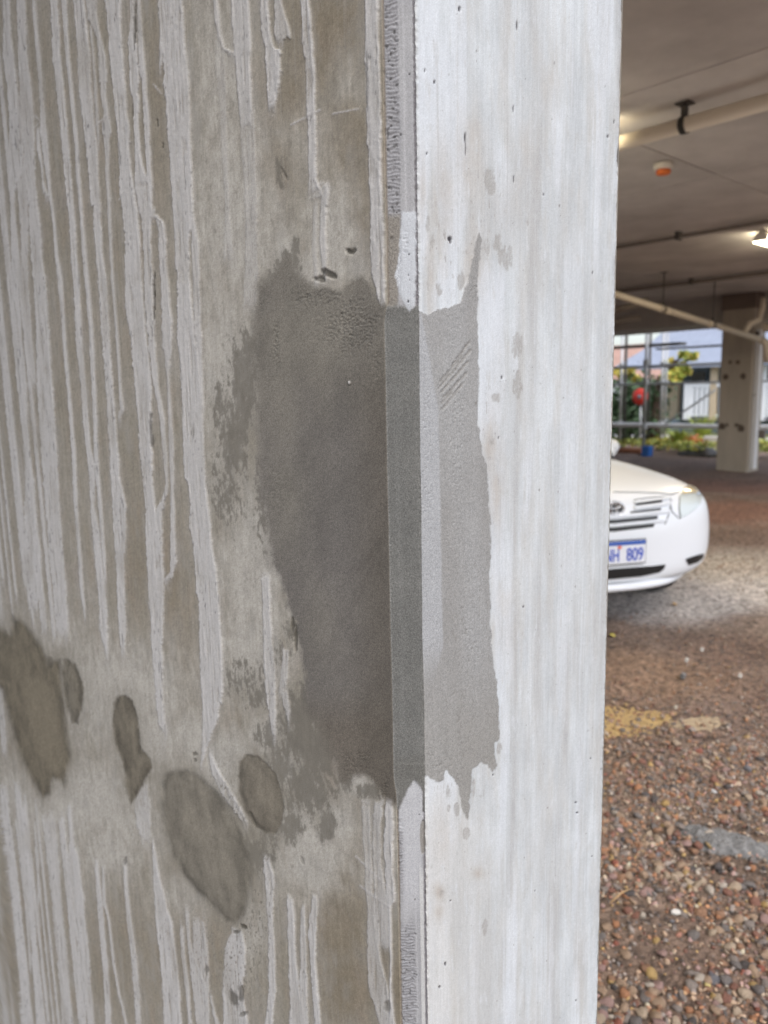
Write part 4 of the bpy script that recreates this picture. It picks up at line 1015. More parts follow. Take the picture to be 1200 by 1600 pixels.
flake('white_chip', 1055, 1432, (.017, .008), MAT['white_chip'], 'white chip lying among the near gravel stones', 'chip', rz=-.6, tilt=.5, thick=.006)
flake('white_pebble', 1072, 1037, (.013, .011), MAT['white_chip'], 'white pebble on brown dirt, nearest of the white pebbles to the pillar', 'pebble', group='white pebbles on the brown dirt', thick=.018)
flake('white_pebble', 1096, 1020, (.013, .011), MAT['white_chip'], 'white pebble on brown dirt, farthest of the white pebbles', 'pebble', group='white pebbles on the brown dirt', thick=.016)
flake('white_pebble', 1155, 1061, (.012, .010), MAT['white_chip'], 'white pebble on brown dirt, the one on its own to the right', 'pebble', group='white pebbles on the brown dirt', thick=.016)
flake('grey_shard', 1066, 1062, (.026, .014), MAT['cement'], 'pale grey shard lying on brown dirt', 'shard', thick=.02)
flake('yellow_leaf', 957, 995, (.03, .018), MAT['leaf_yellow'], 'fallen yellow leaf on dirt beside the pillar', 'leaf', thick=.002)
flake('yellow_leaf', 1054, 946, (.04, .02), MAT['straw'], 'fallen brown leaf on pale dirt in front of the car', 'leaf', thick=.002)
for px, py in [(1160, 830), (1128, 866), (1176, 790), (1112, 905), (1189, 985), (1140, 985)]:
    pass
a_, b_, c_ = on_ground(953, 1421), on_ground(972, 1408), on_ground(985, 1399)
tag(tube_obj('straw', [a_ + Vector((0, 0, .02)), b_ + Vector((0, 0, .028)), c_ + Vector((0, 0, .02))], [.0018, .0022, .0012], MAT['straw'], n=6), 'thin dry straw lying on gravel beside the pillar', 'straw')

# ------------------------------------------------------------------ slab overhead
X0, X1, Y0, Y1 = -1.6, 14.75, -0.12, 30.0
slab = box_obj('ceiling', ((X0 + X1) / 2, (Y0 + Y1) / 2, SOFFIT + .012 + .16), (X1 - X0, Y1 - Y0, .32), MAT['beam']); tag(slab, kind='structure')


def ceil_pt(px, py, drop=0.0): return on_z(px, py, SOFFIT - drop)


def build_panels():
    rs = random.Random(4)
    jx = [on_z(p, q, SOFFIT).x for p, q in ((1080, 115), (1080, 283), (1080, 419))]
    step = jx[1] - jx[0]
    xs = sorted(jx); x = xs[0]
    while x - step > X0: x -= step; xs.insert(0, x)
    xs = [X0] + xs
    while xs[-1] + 2.4 < X1: xs.append(xs[-1] + 2.4)
    xs.append(X1)
    ys = [Y0]; off = on_z(1060, 250, SOFFIT).y
    y = off - 3 * math.ceil((off - Y0) / 3)
    while y + 3 < Y1:
        y += 3
        if y > Y0 + .2: ys.append(y)
    ys.append(Y1)
    lib = {}
    for i in range(len(xs) - 1):
        for j in range(len(ys) - 1):
            w, d = xs[i + 1] - xs[i] - .012, ys[j + 1] - ys[j] - .012
            key = (round(w, 3), round(d, 3))
            if key not in lib:
                bm = bmesh.new(); box(bm, (0, 0, .004), (w, d, .018), bevel=.004)
                me = bpy.data.meshes.new('ceiling_panel'); bm.to_mesh(me); bm.free(); me.materials.append(MAT['soffit']); lib[key] = me
            o = bpy.data.objects.new('ceiling_panel', lib[key]); COL.objects.link(o); o.parent = slab
            o.location = ((xs[i] + xs[i + 1]) / 2, (ys[j] + ys[j + 1]) / 2, SOFFIT + .005 + rs.uniform(-.002, .002))


build_panels()
edge_x = on_z(1040, 521, SOFFIT).x
b = box_obj('edge_beam', (X1 - .72, (Y0 + Y1) / 2, SOFFIT - .21), (1.4, Y1 - Y0 - .02, .44), MAT['beam'], slab, bevel=.015)


# ------------------------------------------------------------------ services under the slab
def hanger(parent, p, r, axis, top):
    bm = bmesh.new()
    n = 14; a = Vector(axis).normalized(); s_ = a.cross(Vector((0, 0, 1))).normalized()
    pts = [p + s_ * (r + .006) * math.cos(t) + Vector((0, 0, 1)) * (r + .006) * math.sin(t) for t in [2 * math.pi * k / n for k in range(n + 1)]]
    for w in (-.02, .02):
        pass
    for q0, q1 in zip(pts, pts[1:]):
        v = [bm.verts.new(q) for q in (q0 - a * .018, q0 + a * .018, q1 + a * .018, q1 - a * .018)]; bm.faces.new(v)
    bmesh.ops.solidify(bm, geom=bm.faces[:], thickness=.005)
    tube(bm, [p + Vector((0, 0, r)), Vector((p.x, p.y, top))], .009, 8)
    box(bm, (p.x, p.y, p.z + r + .03), (.03, .03, .05)); box(bm, (p.x, p.y, top - .004), (.08, .08, .008))
    return bm_obj('pipe_hanger', bm, MAT['steel_dark'], parent)


def service_pipe(name, label, cat, p0, p1, r, mt, hang=(), couplings=(), n=20, group=None):
    root = tube_obj(name, [p0, p1], r, mt, n=n); tag(root, label, cat, group)
    ax = (p1 - p0).normalized()
    for t in couplings:
        c = p0.lerp(p1, t); tube_obj('coupling', [c - ax * .05, c + ax * .05], r * 1.13, mt, root, n)
    for t in hang: hanger(root, p0.lerp(p1, t), r, ax, SOFFIT - .0)
    return root


# cream drain along the soffit
drop = .115
q = on_z(1085, 191, SOFFIT - drop); rad = .041
p0, p1 = Vector((q.x, q.y + 6.5, q.z)), Vector((q.x, -.6, q.z))
hq = on_z(1068, 195, SOFFIT - drop)
L_ = p0.y - p1.y
service_pipe('drain_pipe', 'thick cream drain pipe hung under the slab near the smoke detector', 'pipe', p0, p1, rad, MAT['pvc'], hang=[(p0.y - hq.y) / L_, (p0.y - hq.y - 1.5) / L_, (p0.y - hq.y - 3.0) / L_ if False else (p0.y - hq.y + 2.0) / L_], couplings=[.2])
# dusty conduits
for (pa, rr_, lab_, h_) in [((1060, 370), .022, 'thin dark conduit under the slab, the nearer one with a clamp', .05), ((1080, 441), .03, 'thin dark conduit under the slab, the farther one', .05)]:
    q = on_z(*pa, SOFFIT - h_)
    root = service_pipe('conduit', lab_, 'conduit', Vector((q.x, q.y + 8, q.z)), Vector((q.x, -.3, q.z)), rr_, MAT['conduit'], n=10, group='dark conduits under the slab')
    for dy in (0, 2.2, -2.2):
        box_obj('clamp', (q.x, q.y + dy, SOFFIT - h_ + .01), (.09, .04, .085), MAT['steel_dark'], root, bevel=.006)
# pipe running down to the far pillar
pa = at(900, 441, 9.6); pb = at(1190, 531, 12.55)
root = service_pipe('waste_pipe', 'sloping beige waste pipe running to the top of the far pillar', 'pipe', pa, pb, .044, MAT['pvc'], couplings=[.38, .425, .66], n=16)
for t in (.40, .68): hanger(root, pa.lerp(pb, t), .044, pb - pa, SOFFIT)
tube_obj('elbow', [pb, pb + Vector((.05, -.05, -.05)), pb + Vector((.08, -.08, -.35))], .058, MAT['pvc'], root, 14)
br1 = at(1163, 521, 12.4)
tube_obj('branch', [br1, at(1172, 506, 12.45), at(1186, 500, 12.5), at(1191, 483, 12.55), at(1193, 466, 12.6)], .045, MAT['pvc'], root, 12)
tube_obj('side_branch', [at(1192, 512, 12.5), at(1240, 509, 12.3)], .07, MAT['pvc'], root, 14)
# short grey stub pipes behind the near pillar's edge
for k, (pp, qq, f0) in enumerate([((900, 505), (1012, 470), 11.0), ((900, 512), (1000, 496), 12.0)]):
    tag(tube_obj('stub_pipe', [at(*pp, f0), at(*qq, f0)], .05, MAT['conduit'], n=12), ['dusty stub pipe crossing under the slab behind the waste pipe', 'lower dusty stub pipe under the slab behind the waste pipe'][k], 'pipe', 'dusty stub pipes')

# smoke detector
q = on_z(1037, 254, SOFFIT)
root = empty('smoke_detector', (q.x, q.y, SOFFIT - .004)); tag(root, 'round cream smoke detector with orange cover on the slab', 'smoke detector')
bm = bmesh.new(); lathe(bm, [(.066, 0), (.068, -.028), (.060, -.042), (.046, -.045)], 28); bm_obj('detector_base', bm, MAT['white_plastic'], root)
bm = bmesh.new(); lathe(bm, [(.047, -.043), (.050, -.062), (.044, -.074), (.015, -.078)], 28); bm_obj('dust_cover', bm, MAT['orange'], root)


# lit batten lamps
def batten(c, rz, label, power, group):
    root = empty('ceiling_lamp', (c.x, c.y, SOFFIT - .004), rz); tag(root, label, 'lamp', group)
    box_obj('lamp_housing', (0, 0, -.032), (1.25, .12, .04), MAT['white_plastic'], root, bevel=.01)
    box_obj('diffuser', (0, 0, -.075), (1.24, .16, .055), MAT['lamp'], root, bevel=.012)
    for s_ in (-1, 1): box_obj('end_cap', (s_ * .632, 0, -.068), (.012, .15, .06), MAT['white_plastic'], root, bevel=.008)
    ld = bpy.data.lights.new('lamp_glow', 'AREA'); ld.shape = 'RECTANGLE'; ld.size = 1.2; ld.size_y = .10; ld.energy = power; ld.color = (1.0, .84, .62)
    lo = bpy.data.objects.new('lamp_glow', ld); COL.objects.link(lo); lo.parent = root; lo.location = (0, 0, -.125)
    return root


q = on_z(1180, 362, SOFFIT)
batten(Vector((q.x + .62, q.y - .06, 0)), 0.0, 'lit batten lamp under the slab above the conduits', 16, 'lit batten lamps')
q = on_z(945, 231, SOFFIT - .115)
batten(Vector((q.x - .20, q.y + .50, 0)), math.radians(90), 'lit batten lamp behind the near pillar by the cream pipe', 14, 'lit batten lamps')

# ------------------------------------------------------------------ far pillar
c0 = on_z(1167, 737, 0); c1 = on_z(1113, 736, 0)
LA = abs(c1.y - c0.y) + .05; LB = .46
fp = empty('concrete_pillar', (c0.x, c0.y, 0)); tag(fp, 'brown concrete pillar with dark plugged holes and a white conduit far behind the car', 'pillar')
bm = bmesh.new(); box(bm, (LB / 2, LA / 2, SOFFIT / 2 - .1), (LB, LA, SOFFIT + .2), bevel=.02); bm_obj('shaft', bm, MAT['old_pillar'], fp)
box_obj('top_band', (LB / 2, LA / 2, SOFFIT - .13), (LB + .04, LA + .04, .26), mat('dark_band_concrete', (.16, .125, .105), .85, .15, 4), fp, bevel=.01)  # dark box round the shaft top, makes the pillar's darker upper band
for (px, py, r_) in [(1141, 566, .032), (1153, 566, .036), (1134, 589, .05), (1161, 588, .055), (1128, 666, .065), (1136, 664, .03), (1151, 664, .035), (1158, 669, .065)]:
    d = ray(px, py); s_ = (c0.x - CAM[0]) / d[0]; h_ = CAM + d * s_
    bm = bmesh.new(); rs = random.Random(px)
    ring = [bm.verts.new((-.004 - .002 * rs.random(), h_[1] - c0.y + r_ * rs.uniform(.8, 1.15) * math.cos(2 * math.pi * k / 14), h_[2] + r_ * rs.uniform(.8, 1.15) * math.sin(2 * math.pi * k / 14))) for k in range(14)]
    cv = bm.verts.new((-.008, h_[1] - c0.y, h_[2]))
    for k in range(14): bm.faces.new((cv, ring[k], ring[k - 1]))
    bo = bm_obj('filled_hole', bm, MAT['plug_dark'], fp)
cd = empty('wall_conduit', (c0.x, c0.y, 0)); tag(cd, 'white conduit strip fixed to the side of the far pillar', 'conduit')
xo = .12
box_obj('conduit_run', (xo, -.045, 1.22), (.12, .08, 2.35), MAT['pvc_white'], cd, bevel=.012)
box_obj('bracket', (xo, -.03, 2.32), (.16, .05, .05), MAT['steel_dark'], cd); box_obj('bracket', (xo, -.03, 1.3), (.15, .05, .03), MAT['steel'], cd)
box_obj('junction_box', (LB - .06, -.06, .62), (.07, .10, .14), MAT['conduit'], cd, bevel=.01)
# ------------------------------------------------------------------ white car
CAR_YAW = math.radians(-13.3)          # body axis against the camera's heading
_e = at(958, 795, 4.40)
back2 = Vector(FWD * math.cos(CAR_YAW) + RGT * math.sin(CAR_YAW)); left2 = Vector(RGT * math.cos(CAR_YAW) - FWD * math.sin(CAR_YAW))
car = empty('parked_car', (_e.x - back2.x * .03, _e.y - back2.y * .03, 0), math.atan2(left2.y, left2.x))
tag(car, 'white sedan parked on the dirt, its front end showing past the near pillar', 'car')
CMW = Matrix.Translation(car.location) @ Matrix.Rotation(car.rotation_euler.z, 4, 'Z'); CMI = CMW.inverted()


def car_body():
    st = [(.00, .34, .36, .46, .58, .60), (.025, .50, .315, .46, .70, .725), (.075, .645, .30, .46, .77, .81), (.16, .755, .29, .47, .80, .855), (.29, .832, .275, .49, .825, .885), (.50, .882, .25, .52, .855, .918),
          (.85, .905, .22, .54, .885, .955), (1.3, .912, .21, .55, .915, .99), (2.2, .912, .20, .55, .935, .985), (3.4, .912, .20, .55, .95, .99), (4.15, .89, .22, .56, .96, 1.03), (4.55, .82, .25, .56, .94, 1.01), (4.74, .66, .30, .56, .86, .92), (4.79, .45, .38, .56, .74, .78)]
    bm = bmesh.new(); rings = []
    for y, w, zb, zm, zs, zt in st:
        h = [(0, zb), (.72 * w, zb), (.95 * w, zb + .06), (w, zm), (.985 * w, zs - .09), (.90 * w, zs), (.55 * w, zt - .012), (.25 * w, zt)]
        pts = h + [(0, zt + .002)] + [(-x, z) for x, z in h[:0:-1]]
        rings.append([bm.verts.new((x, y, z)) for x, z in pts])
    n = len(rings[0])
    for A, B in zip(rings, rings[1:]):
        for k in range(n): bm.faces.new((A[k], A[(k + 1) % n], B[(k + 1) % n], B[k]))
    bm.faces.new(rings[0][::-1]); bm.faces.new(rings[-1])
    bmesh.ops.recalc_face_normals(bm, faces=bm.faces)
    me = bpy.data.meshes.new('tmp'); bm.to_mesh(me); bm.free()
    o = bpy.data.objects.new('tmp', me); COL.objects.link(o)
    md = o.modifiers.new('s', 'SUBSURF'); md.levels = 3; md.render_levels = 3
    dg = bpy.context.evaluated_depsgraph_get(); me2 = bpy.data.meshes.new_from_object(o.evaluated_get(dg))
    bpy.data.objects.remove(o)
    me2.polygons.foreach_set('use_smooth', [True] * len(me2.polygons)); me2.name = 'body'
    return me2


body_me = car_body()
body = link('body', body_me, MAT['car'], car)
BV = BVHTree.FromPolygons([v.co.copy() for v in body_me.vertices], [tuple(p.vertices) for p in body_me.polygons])
CAML = CMI @ Vector(CAM)


def onto_body(px, py):
    for _ in range(60):
        d = (CMI.to_3x3() @ Vector(ray(px, py))).normalized()
        h = BV.ray_cast(CAML, d)
        if h[0] is not None: break
        px -= .5
    return h[0], h[1]


def panel(name, pts, mt, off=.004, thick=.006, mirror=True, cuts=3, parent=None):
    """a lamp, slot or trim piece laid on the body skin, and its twin on the other side"""
    out = []
    for s_ in ((1, -1) if mirror else (1,)):
        bm = bmesh.new()
        f = bm.faces.new([bm.verts.new((p[0], p[1], 0)) for p in pts])
        bmesh.ops.triangulate(bm, faces=[f]); bmesh.ops.subdivide_edges(bm, edges=bm.edges[:], cuts=cuts, use_grid_fill=True)
        for v in bm.verts:
            p, nn = onto_body(v.co.x, v.co.y); q = p + nn * off; v.co = Vector((q.x * s_, q.y, q.z))
        bmesh.ops.recalc_face_normals(bm, faces=bm.faces)
        if sum((f.normal.y * f.calc_area() for f in bm.faces)) > 0: bmesh.ops.reverse_faces(bm, faces=bm.faces)
        r = bmesh.ops.extrude_face_region(bm, geom=bm.faces[:])
        for v in [g for g in r['geom'] if isinstance(g, bmesh.types.BMVert)]: v.co.y -= thick
        bmesh.ops.recalc_face_normals(bm, faces=bm.faces)
        out.append(bm_obj(name, bm, mt, parent or car, smooth=False))
    return out


hl = panel('headlight', [(1062, 776), (1067, 764), (1073, 759.5), (1080, 757.5), (1087, 761), (1092, 768), (1095.5, 777), (1094, 786), (1085, 795.5), (1074, 803), (1063, 809), (1061, 795)], MAT['lens'], .004, .005)
for i, h_ in enumerate(hl):
    pp = panel('indicator', [(1065, 774), (1069, 765), (1076, 760), (1084, 761), (1089, 767), (1089, 771), (1078, 772)], MAT['lens_cream'], .011, .004, mirror=(i == 1), parent=car)
    if i == 1:
        for o_ in pp[:1]: bpy.data.objects.remove(o_)
        pp = pp[1:]
    for o_ in pp: o_.parent = h_
for a4 in ([(992, 791), (1033, 785.5), (1034.5, 781), (994, 786)], [(983.5, 805), (1031, 798.5), (1032.5, 793.5), (985, 799.5)]):
    panel('grille_slot', a4, MAT['black'], .003, .003, cuts=2)
for a4 in ([(958, 818), (1026, 810.8), (1027.5, 805.8), (958, 812.5)], [(958, 830.5), (1020.5, 823.3), (1022, 818), (958, 824.5)]):
    panel('grille_slot', a4, MAT['black'], .003, .003, cuts=2)
for a4 in ([(990, 795), (1046, 787), (1047.5, 783.5), (990, 790.8)], [(958, 809), (1043, 799.5), (1044.5, 796), (958, 805)], [(958, 822), (1037, 813.5), (1039, 810), (958, 818)], [(990, 786), (1047, 778.5), (1046, 776), (990, 782.5)]):
    panel('grille_bar', a4, MAT['car'], .004, .016, cuts=2)
panel('lower_intake', [(958, 888.5), (1020, 884), (1039, 881.5), (1036, 889), (1029, 894), (1000, 900), (958, 904)], MAT['black'], .004, .004)
panel('fog_lamp_recess', [(1071, 873), (1085, 868), (1098.5, 864.5), (1097, 872), (1088, 878.5), (1075, 882.5)], MAT['black'], .004, .004)


def seam(name, pts, r, mt):
    for s_ in (1, -1):
        q = []
        for a, b in zip(pts, pts[1:]):
            for t in (0, .34, .67):
                p, nn = onto_body(a[0] + (b[0] - a[0]) * t, a[1] + (b[1] - a[1]) * t); q.append(Vector((p.x * s_, p.y, p.z)) + Vector((nn.x * s_, nn.y, nn.z)) * .001)
        tube_obj(name, q, r, mt, car, 6)


seam('bonnet_seam', [(958, 769), (1000, 769.5), (1030, 770.5), (1048, 773), (1058, 770), (1066, 762)], .0035, MAT['car_grey'])
seam('headlight_seam', [(1062, 776), (1061, 795), (1063, 809), (1074, 803), (1085, 795.5), (1094, 786)], .0045, MAT['car_grey'])
seam('grille_seam', [(990, 781), (1020, 777), (1046, 776), (1049, 784), (1044, 806), (1036, 826)], .0028, MAT['car_grey'])
seam('bumper_seam', [(1062, 811), (1050, 800), (1047, 788)], .003, MAT['car_grey'])
# front lip
q = [Vector((x, .010 + .50 * (abs(x) / .80) ** 2.8, .297)) for x in np.linspace(-.8, .8, 25)]
tube_obj('bumper_lip', q, .024, MAT['car'], car, 10)
# emblem
ec, en = onto_body(958, 795)
em = empty('emblem', (0, ec.y - .022, ec.z)); em.parent = car


def ring(name, rx, rz, r, cx=0, cz=0):
    pts = [Vector((cx + rx * math.cos(t), 0, cz + rz * math.sin(t))) for t in np.linspace(0, 2 * math.pi, 37)]
    bm = bmesh.new(); tube(bm, pts, r, 8, cap=False); bmesh.ops.remove_doubles(bm, verts=bm.verts, dist=1e-4)
    bmesh.ops.recalc_face_normals(bm, faces=bm.faces)
    return bm_obj(name, bm, MAT['chrome'], em)


ring('outer_oval', .066, .043, .0075); ring('inner_oval', .042, .017, .006, 0, .021); ring('upright_oval', .019, .038, .006)
bm = bmesh.new(); r_ = bmesh.ops.create_circle(bm, cap_ends=True, segments=32, radius=1.0); bmesh.ops.scale(bm, vec=(.064, .041, 1), verts=bm.verts); bmesh.ops.rotate(bm, cent=(0, 0, 0), matrix=Matrix.Rotation(math.pi / 2, 3, 'X'), verts=bm.verts); bmesh.ops.translate(bm, vec=(0, .012, 0), verts=bm.verts)
bm_obj('badge_back', bm, MAT['car_grey'], em)
# number plate
pc, pn_ = onto_body(958, 864)
pl = box_obj('number_plate', (0, 0, 0), (.385, .012, .146), MAT['black'], car, bevel=.004); pl.location = (0, pc.y - .014, pc.z + .004)
box_obj('plate_face', (0, -.008, 0), (.372, .005, .134), MAT['plate_white'], pl, bevel=.002)
box_obj('plate_band', (0, -.0118, .054), (.366, .003, .022), MAT['plate_blue'], pl)
bm = bmesh.new(); bmesh.ops.create_uvsphere(bm, u_segments=12, v_segments=8, radius=1); bmesh.ops.scale(bm, vec=(.014, .002, .011), verts=bm.verts); bmesh.ops.translate(bm, vec=(.017, -.0115, .031), verts=bm.verts)
bm_obj('plate_crest', bm, MAT['plate_red'], pl)


def lettering(txt, size, sx, loc, mt, parent, name='lettering', align='RIGHT', ext=.0015):
    cu = bpy.data.curves.new('t', 'FONT'); cu.body = txt; cu.size = size; cu.align_x = align; cu.extrude = ext; cu.offset = .0012
    o = bpy.data.objects.new('t', cu); COL.objects.link(o)
    me = bpy.data.meshes.new_from_object(o.evaluated_get(bpy.context.evaluated_depsgraph_get())); bpy.data.objects.remove(o)
    o = link(name, me, mt, parent); o.rotation_euler = (math.pi / 2, 0, 0); o.scale = (sx, 1, 1); o.location = loc
    return o


lettering('809', .106, .70, (.172, -.0125, -.050), MAT['plate_ink'], pl)
lettering('NH', .106, .62, (.018, -.0125, -.050), MAT['plate_ink'], pl)
# cabin, wheels, mirrors: mostly behind the pillar
bm = bmesh.new(); rg = []
for y, zb, zt, wb, wt in [(1.32, .955, .965, .74, .72), (1.65, .955, 1.20, .78, .66), (1.98, .955, 1.405, .80, .60), (2.6, .96, 1.455, .81, .585), (3.25, .97, 1.42, .81, .585), (3.75, .98, 1.24, .79, .62), (4.12, .99, 1.03, .76, .70)]:
    rg.append([bm.verts.new(p) for p in ((-wb, y, zb - .05), (-wb * .98, y, zb + .02), (-wt, y, zt - .02), (-wt * .8, y, zt), (wt * .8, y, zt), (wt, y, zt - .02), (wb * .98, y, zb + .02), (wb, y, zb - .05))])
for A, B in zip(rg, rg[1:]):
    for k in range(8): f = bm.faces.new((A[k], A[(k + 1) % 8], B[(k + 1) % 8], B[k])); f.smooth = True
bm.faces.new(rg[0][::-1]); bm.faces.new(rg[-1]); bmesh.ops.recalc_face_normals(bm, faces=bm.faces)
bm_obj('cabin_glass', bm, MAT['glass_dark'], car)
bm = bmesh.new(); rg = []
for y, zt, wt in [(1.90, 1.385, .60), (2.1, 1.432, .60), (2.6, 1.462, .59), (3.2, 1.437, .59), (3.4, 1.385, .60)]:
    rg.append([bm.verts.new(p) for p in ((-wt - .012, y, zt - .03), (-wt * .8, y, zt + .006), (0, y, zt + .014), (wt * .8, y, zt + .006), (wt + .012, y, zt - .03))])
for A, B in zip(rg, rg[1:]):
    for k in range(4): f = bm.faces.new((A[k], B[k], B[k + 1], A[k + 1])); f.smooth = True
bmesh.ops.recalc_face_normals(bm, faces=bm.faces); bm_obj('car_roof', bm, MAT['car'], car)
for s_ in (1, -1):
    for pts in ([(.745, 1.34, .96), (.665, 1.65, 1.19), (.61, 1.96, 1.39)], [(.765, 4.1, 1.0), (.64, 3.75, 1.22), (.61, 3.3, 1.40)], [(.815, 2.62, .96), (.62, 2.6, 1.42)]):
        tube_obj('roof_post', [Vector((p[0] * s_, p[1], p[2])) for p in pts], .03, MAT['car'], car, 8)
    for y in (.96, 3.74):
        w = empty('wheel', (s_ * .83, y, .325)); w.parent = car
        bm = bmesh.new(); lathe(bm, [(.20, -.105), (.30, -.11), (.325, -.08), (.325, .08), (.30, .11), (.20, .105)], 32); bmesh.ops.rotate(bm, cent=(0, 0, 0), matrix=Matrix.Rotation(math.pi / 2, 3, 'Y'), verts=bm.verts); bm_obj('tyre', bm, MAT['tyre'], w)
        bm = bmesh.new(); lathe(bm, [(.205, -.095), (.21, .095), (.17, .085), (.05, .10)], 24); bmesh.ops.rotate(bm, cent=(0, 0, 0), matrix=Matrix.Rotation(math.pi / 2 * s_, 3, 'Y'), verts=bm.verts); bm_obj('rim', bm, MAT['chrome'], w)
    mr = empty('side_mirror', (s_ * .92, 1.72, .985)); mr.parent = car
    bm = bmesh.new(); bmesh.ops.create_uvsphere(bm, u_segments=20, v_segments=12, radius=1); bmesh.ops.scale(bm, vec=(.095, .07, .068), verts=bm.verts)
    for v in bm.verts:
        if v.co.y > .03: v.co.y = .03
    bm_obj('mirror_housing', bm, MAT['car'], mr, smooth=True)
    box_obj('mirror_glass', (0, .032, 0), (.14, .006, .095), MAT['chrome'], mr, bevel=.002)
    tube_obj('mirror_arm', [Vector((-s_ * .08, .0, -.03)), Vector((-s_ * .16, -.03, -.06))], .03, MAT['car'], mr, 8)

# ------------------------------------------------------------------ beyond the slab: scaffold, garden, houses


def on_x(px, py, X):
    d = ray(px, py); return Vector(CAM + d * ((X - CAM[0]) / d[0]))


SX = on_z(1010, 710, 0).x
posts = [(968, 700, .030, 540, 'steel'), (974, 704, .036, 540, 'steel_dark'), (1005, 712, .034, 540, 'steel'), (1011, 704, .030, 545, 'steel_dark'), (1031, 703, .034, 540, 'steel'), (1037, 700, .026, 545, 'steel')]
scaf = empty('scaffold', tuple(on_z(1010, 710, 0))); tag(scaf, 'grey tube scaffold standing along the open edge beyond the car', 'scaffold')
so = scaf.location


def spart(nm, pts, r, mt, n=10): return tube_obj(nm, [Vector(p) - so for p in pts], r, MAT[mt], scaf, n)


for px, py, r_, top, m_ in posts:
    b = on_z(px, py, 0); spart('upright', [(b.x, b.y, 0), (b.x, b.y, 3.0)], r_, m_)
    box_obj('base_plate', (b.x - so.x, b.y - so.y, .03), (.16, .16, .03), MAT['steel_dark'], scaf)
    for hz in (.62, 1.58, 2.0):
        if m_ == 'steel': box_obj('coupler', (b.x - so.x, b.y - so.y, hz), (.10, .10, .11), MAT['steel'], scaf, bevel=.015)
for py_, r_, m_ in [(665, .055, 'white_paint'), (599, .024, 'steel'), (571, .03, 'steel')]:
    q = on_x(1045, py_, SX + .15); spart('ledger', [(q.x, q.y + 5, q.z), (q.x, q.y - 6.5, q.z)], r_, m_)
q0, q1 = on_x(1040, 662, SX), on_x(1118, 609, SX); spart('brace', [q0, q1], .02, 'steel')
q = on_x(1000, 541, SX + .1); box_obj('board', (0, 0, 0), (.28, 5.2, .06), MAT['steel_dark'], scaf).location = (q.x - so.x, q.y - so.y + 1.6, q.z)
q = on_x(1090, 542, SX + .4); box_obj('board', (0, 0, 0), (.22, 3.0, .035), MAT['steel_dark'], scaf).location = (q.x - so.x, q.y - so.y - .6, q.z)
b = on_z(1011, 713, 0); o = box_obj('blue_block', (b.x, b.y, .11), (.20, .16, .22), MAT['blue_plastic'], bevel=.015); tag(o, 'small blue plastic block at the foot of a scaffold post', 'block')
q0, q1 = on_z(962, 703, .06), on_z(1002, 705, .06)
o = tube_obj('rusty_board', [q0, q1], .07, MAT['rust'], n=6); tag(o, 'reddish board lying on the ground beyond the car', 'board')


def ground_sheet(name, x0, x1, y0, y1, z, mt):
    bm = bmesh.new(); nx, ny = 14, 20
    vs = [[bm.verts.new((x0 + (x1 - x0) * i / nx + .3 * math.sin(j * 1.7 + i) * (i == 0), y0 + (y1 - y0) * j / ny, z)) for j in range(ny + 1)] for i in range(nx + 1)]
    for i in range(nx):
        for j in range(ny): bm.faces.new((vs[i][j], vs[i + 1][j], vs[i + 1][j + 1], vs[i][j + 1]))
    o = bm_obj(name, bm, mt); tag(o, kind='structure'); return o


GX = on_z(1060, 698, 0).x
ground_sheet('lawn', GX, GX + 26, -30, 60, .085, mat('lawn', (.12, .13, .04), .95, .4, 3, .03, 30))
ground_sheet('path', GX + 1.6, GX + 2.9, -30, 60, .095, MAT['path'])


def leaf_cloud(name, parent, mts, clumps, n, size, seed, flat=.6):
    """small leaf faces spread through the volume of several clumps"""
    rs = np.random.RandomState(seed)
    C = np.array([c[:3] for c in clumps]); R = np.array([c[3:6] for c in clumps]); w = R.prod(1) ** .67; ci = rs.choice(len(clumps), n, p=w / w.sum())
    d = rs.randn(n, 3); d /= np.linalg.norm(d, axis=1)[:, None]; rad = rs.rand(n) ** .45 * (1 + .25 * rs.randn(n))
    P = C[ci] + d * R[ci] * rad[:, None]
    a = rs.randn(n, 3); a /= np.linalg.norm(a, axis=1)[:, None]; b = np.cross(a, rs.randn(n, 3)); b /= np.linalg.norm(b, axis=1)[:, None]
    s_ = size * rs.uniform(.6, 1.4, n)[:, None]
    V = np.stack([P - a * s_, P + b * s_ * flat, P + a * s_, P - b * s_ * flat], 1).reshape(-1, 3)
    F = np.arange(n * 4).reshape(n, 4)
    me = np_mesh(name, V, F)
    for m_ in mts: me.materials.append(m_)
    me.polygons.foreach_set('material_index', rs.randint(0, len(mts), n))
    o = link(name, me, None, parent); return o


def tree(px, py, label, mts, clumps, trunk_h, r, seed, n=1500, size=.09, lean=(0, 0), X=None, group=None):
    b = on_z(px, py, .05) if X is None else Vector((X, on_x(px, py, X).y, .05))
    root = empty('garden_tree', tuple(b)); tag(root, label, 'tree', group)
    rs = random.Random(seed)
    bm = bmesh.new(); tube(bm, [(0, 0, -.1), (lean[0] * .4, lean[1] * .4, trunk_h * .5), (lean[0], lean[1], trunk_h)], [r, r * .8, r * .6], 10)
    for cx, cy, cz, *_ in clumps:
        tube(bm, [(lean[0] * .7, lean[1] * .7, trunk_h * .8), ((lean[0] + cx) / 2 + rs.uniform(-.1, .1), (lean[1] + cy) / 2, (trunk_h + cz) / 2), (cx, cy, cz)], [r * .45, r * .3, r * .12], 6)
    bmesh.ops.recalc_face_normals(bm, faces=bm.faces); bm_obj('trunk', bm, MAT['bark'], root)
    leaf_cloud('crown', root, mts, clumps, n, size, seed)
    return root


LY, LG, LD = MAT['leaf_yellow'], MAT['leaf_green'], MAT['leaf_dark']

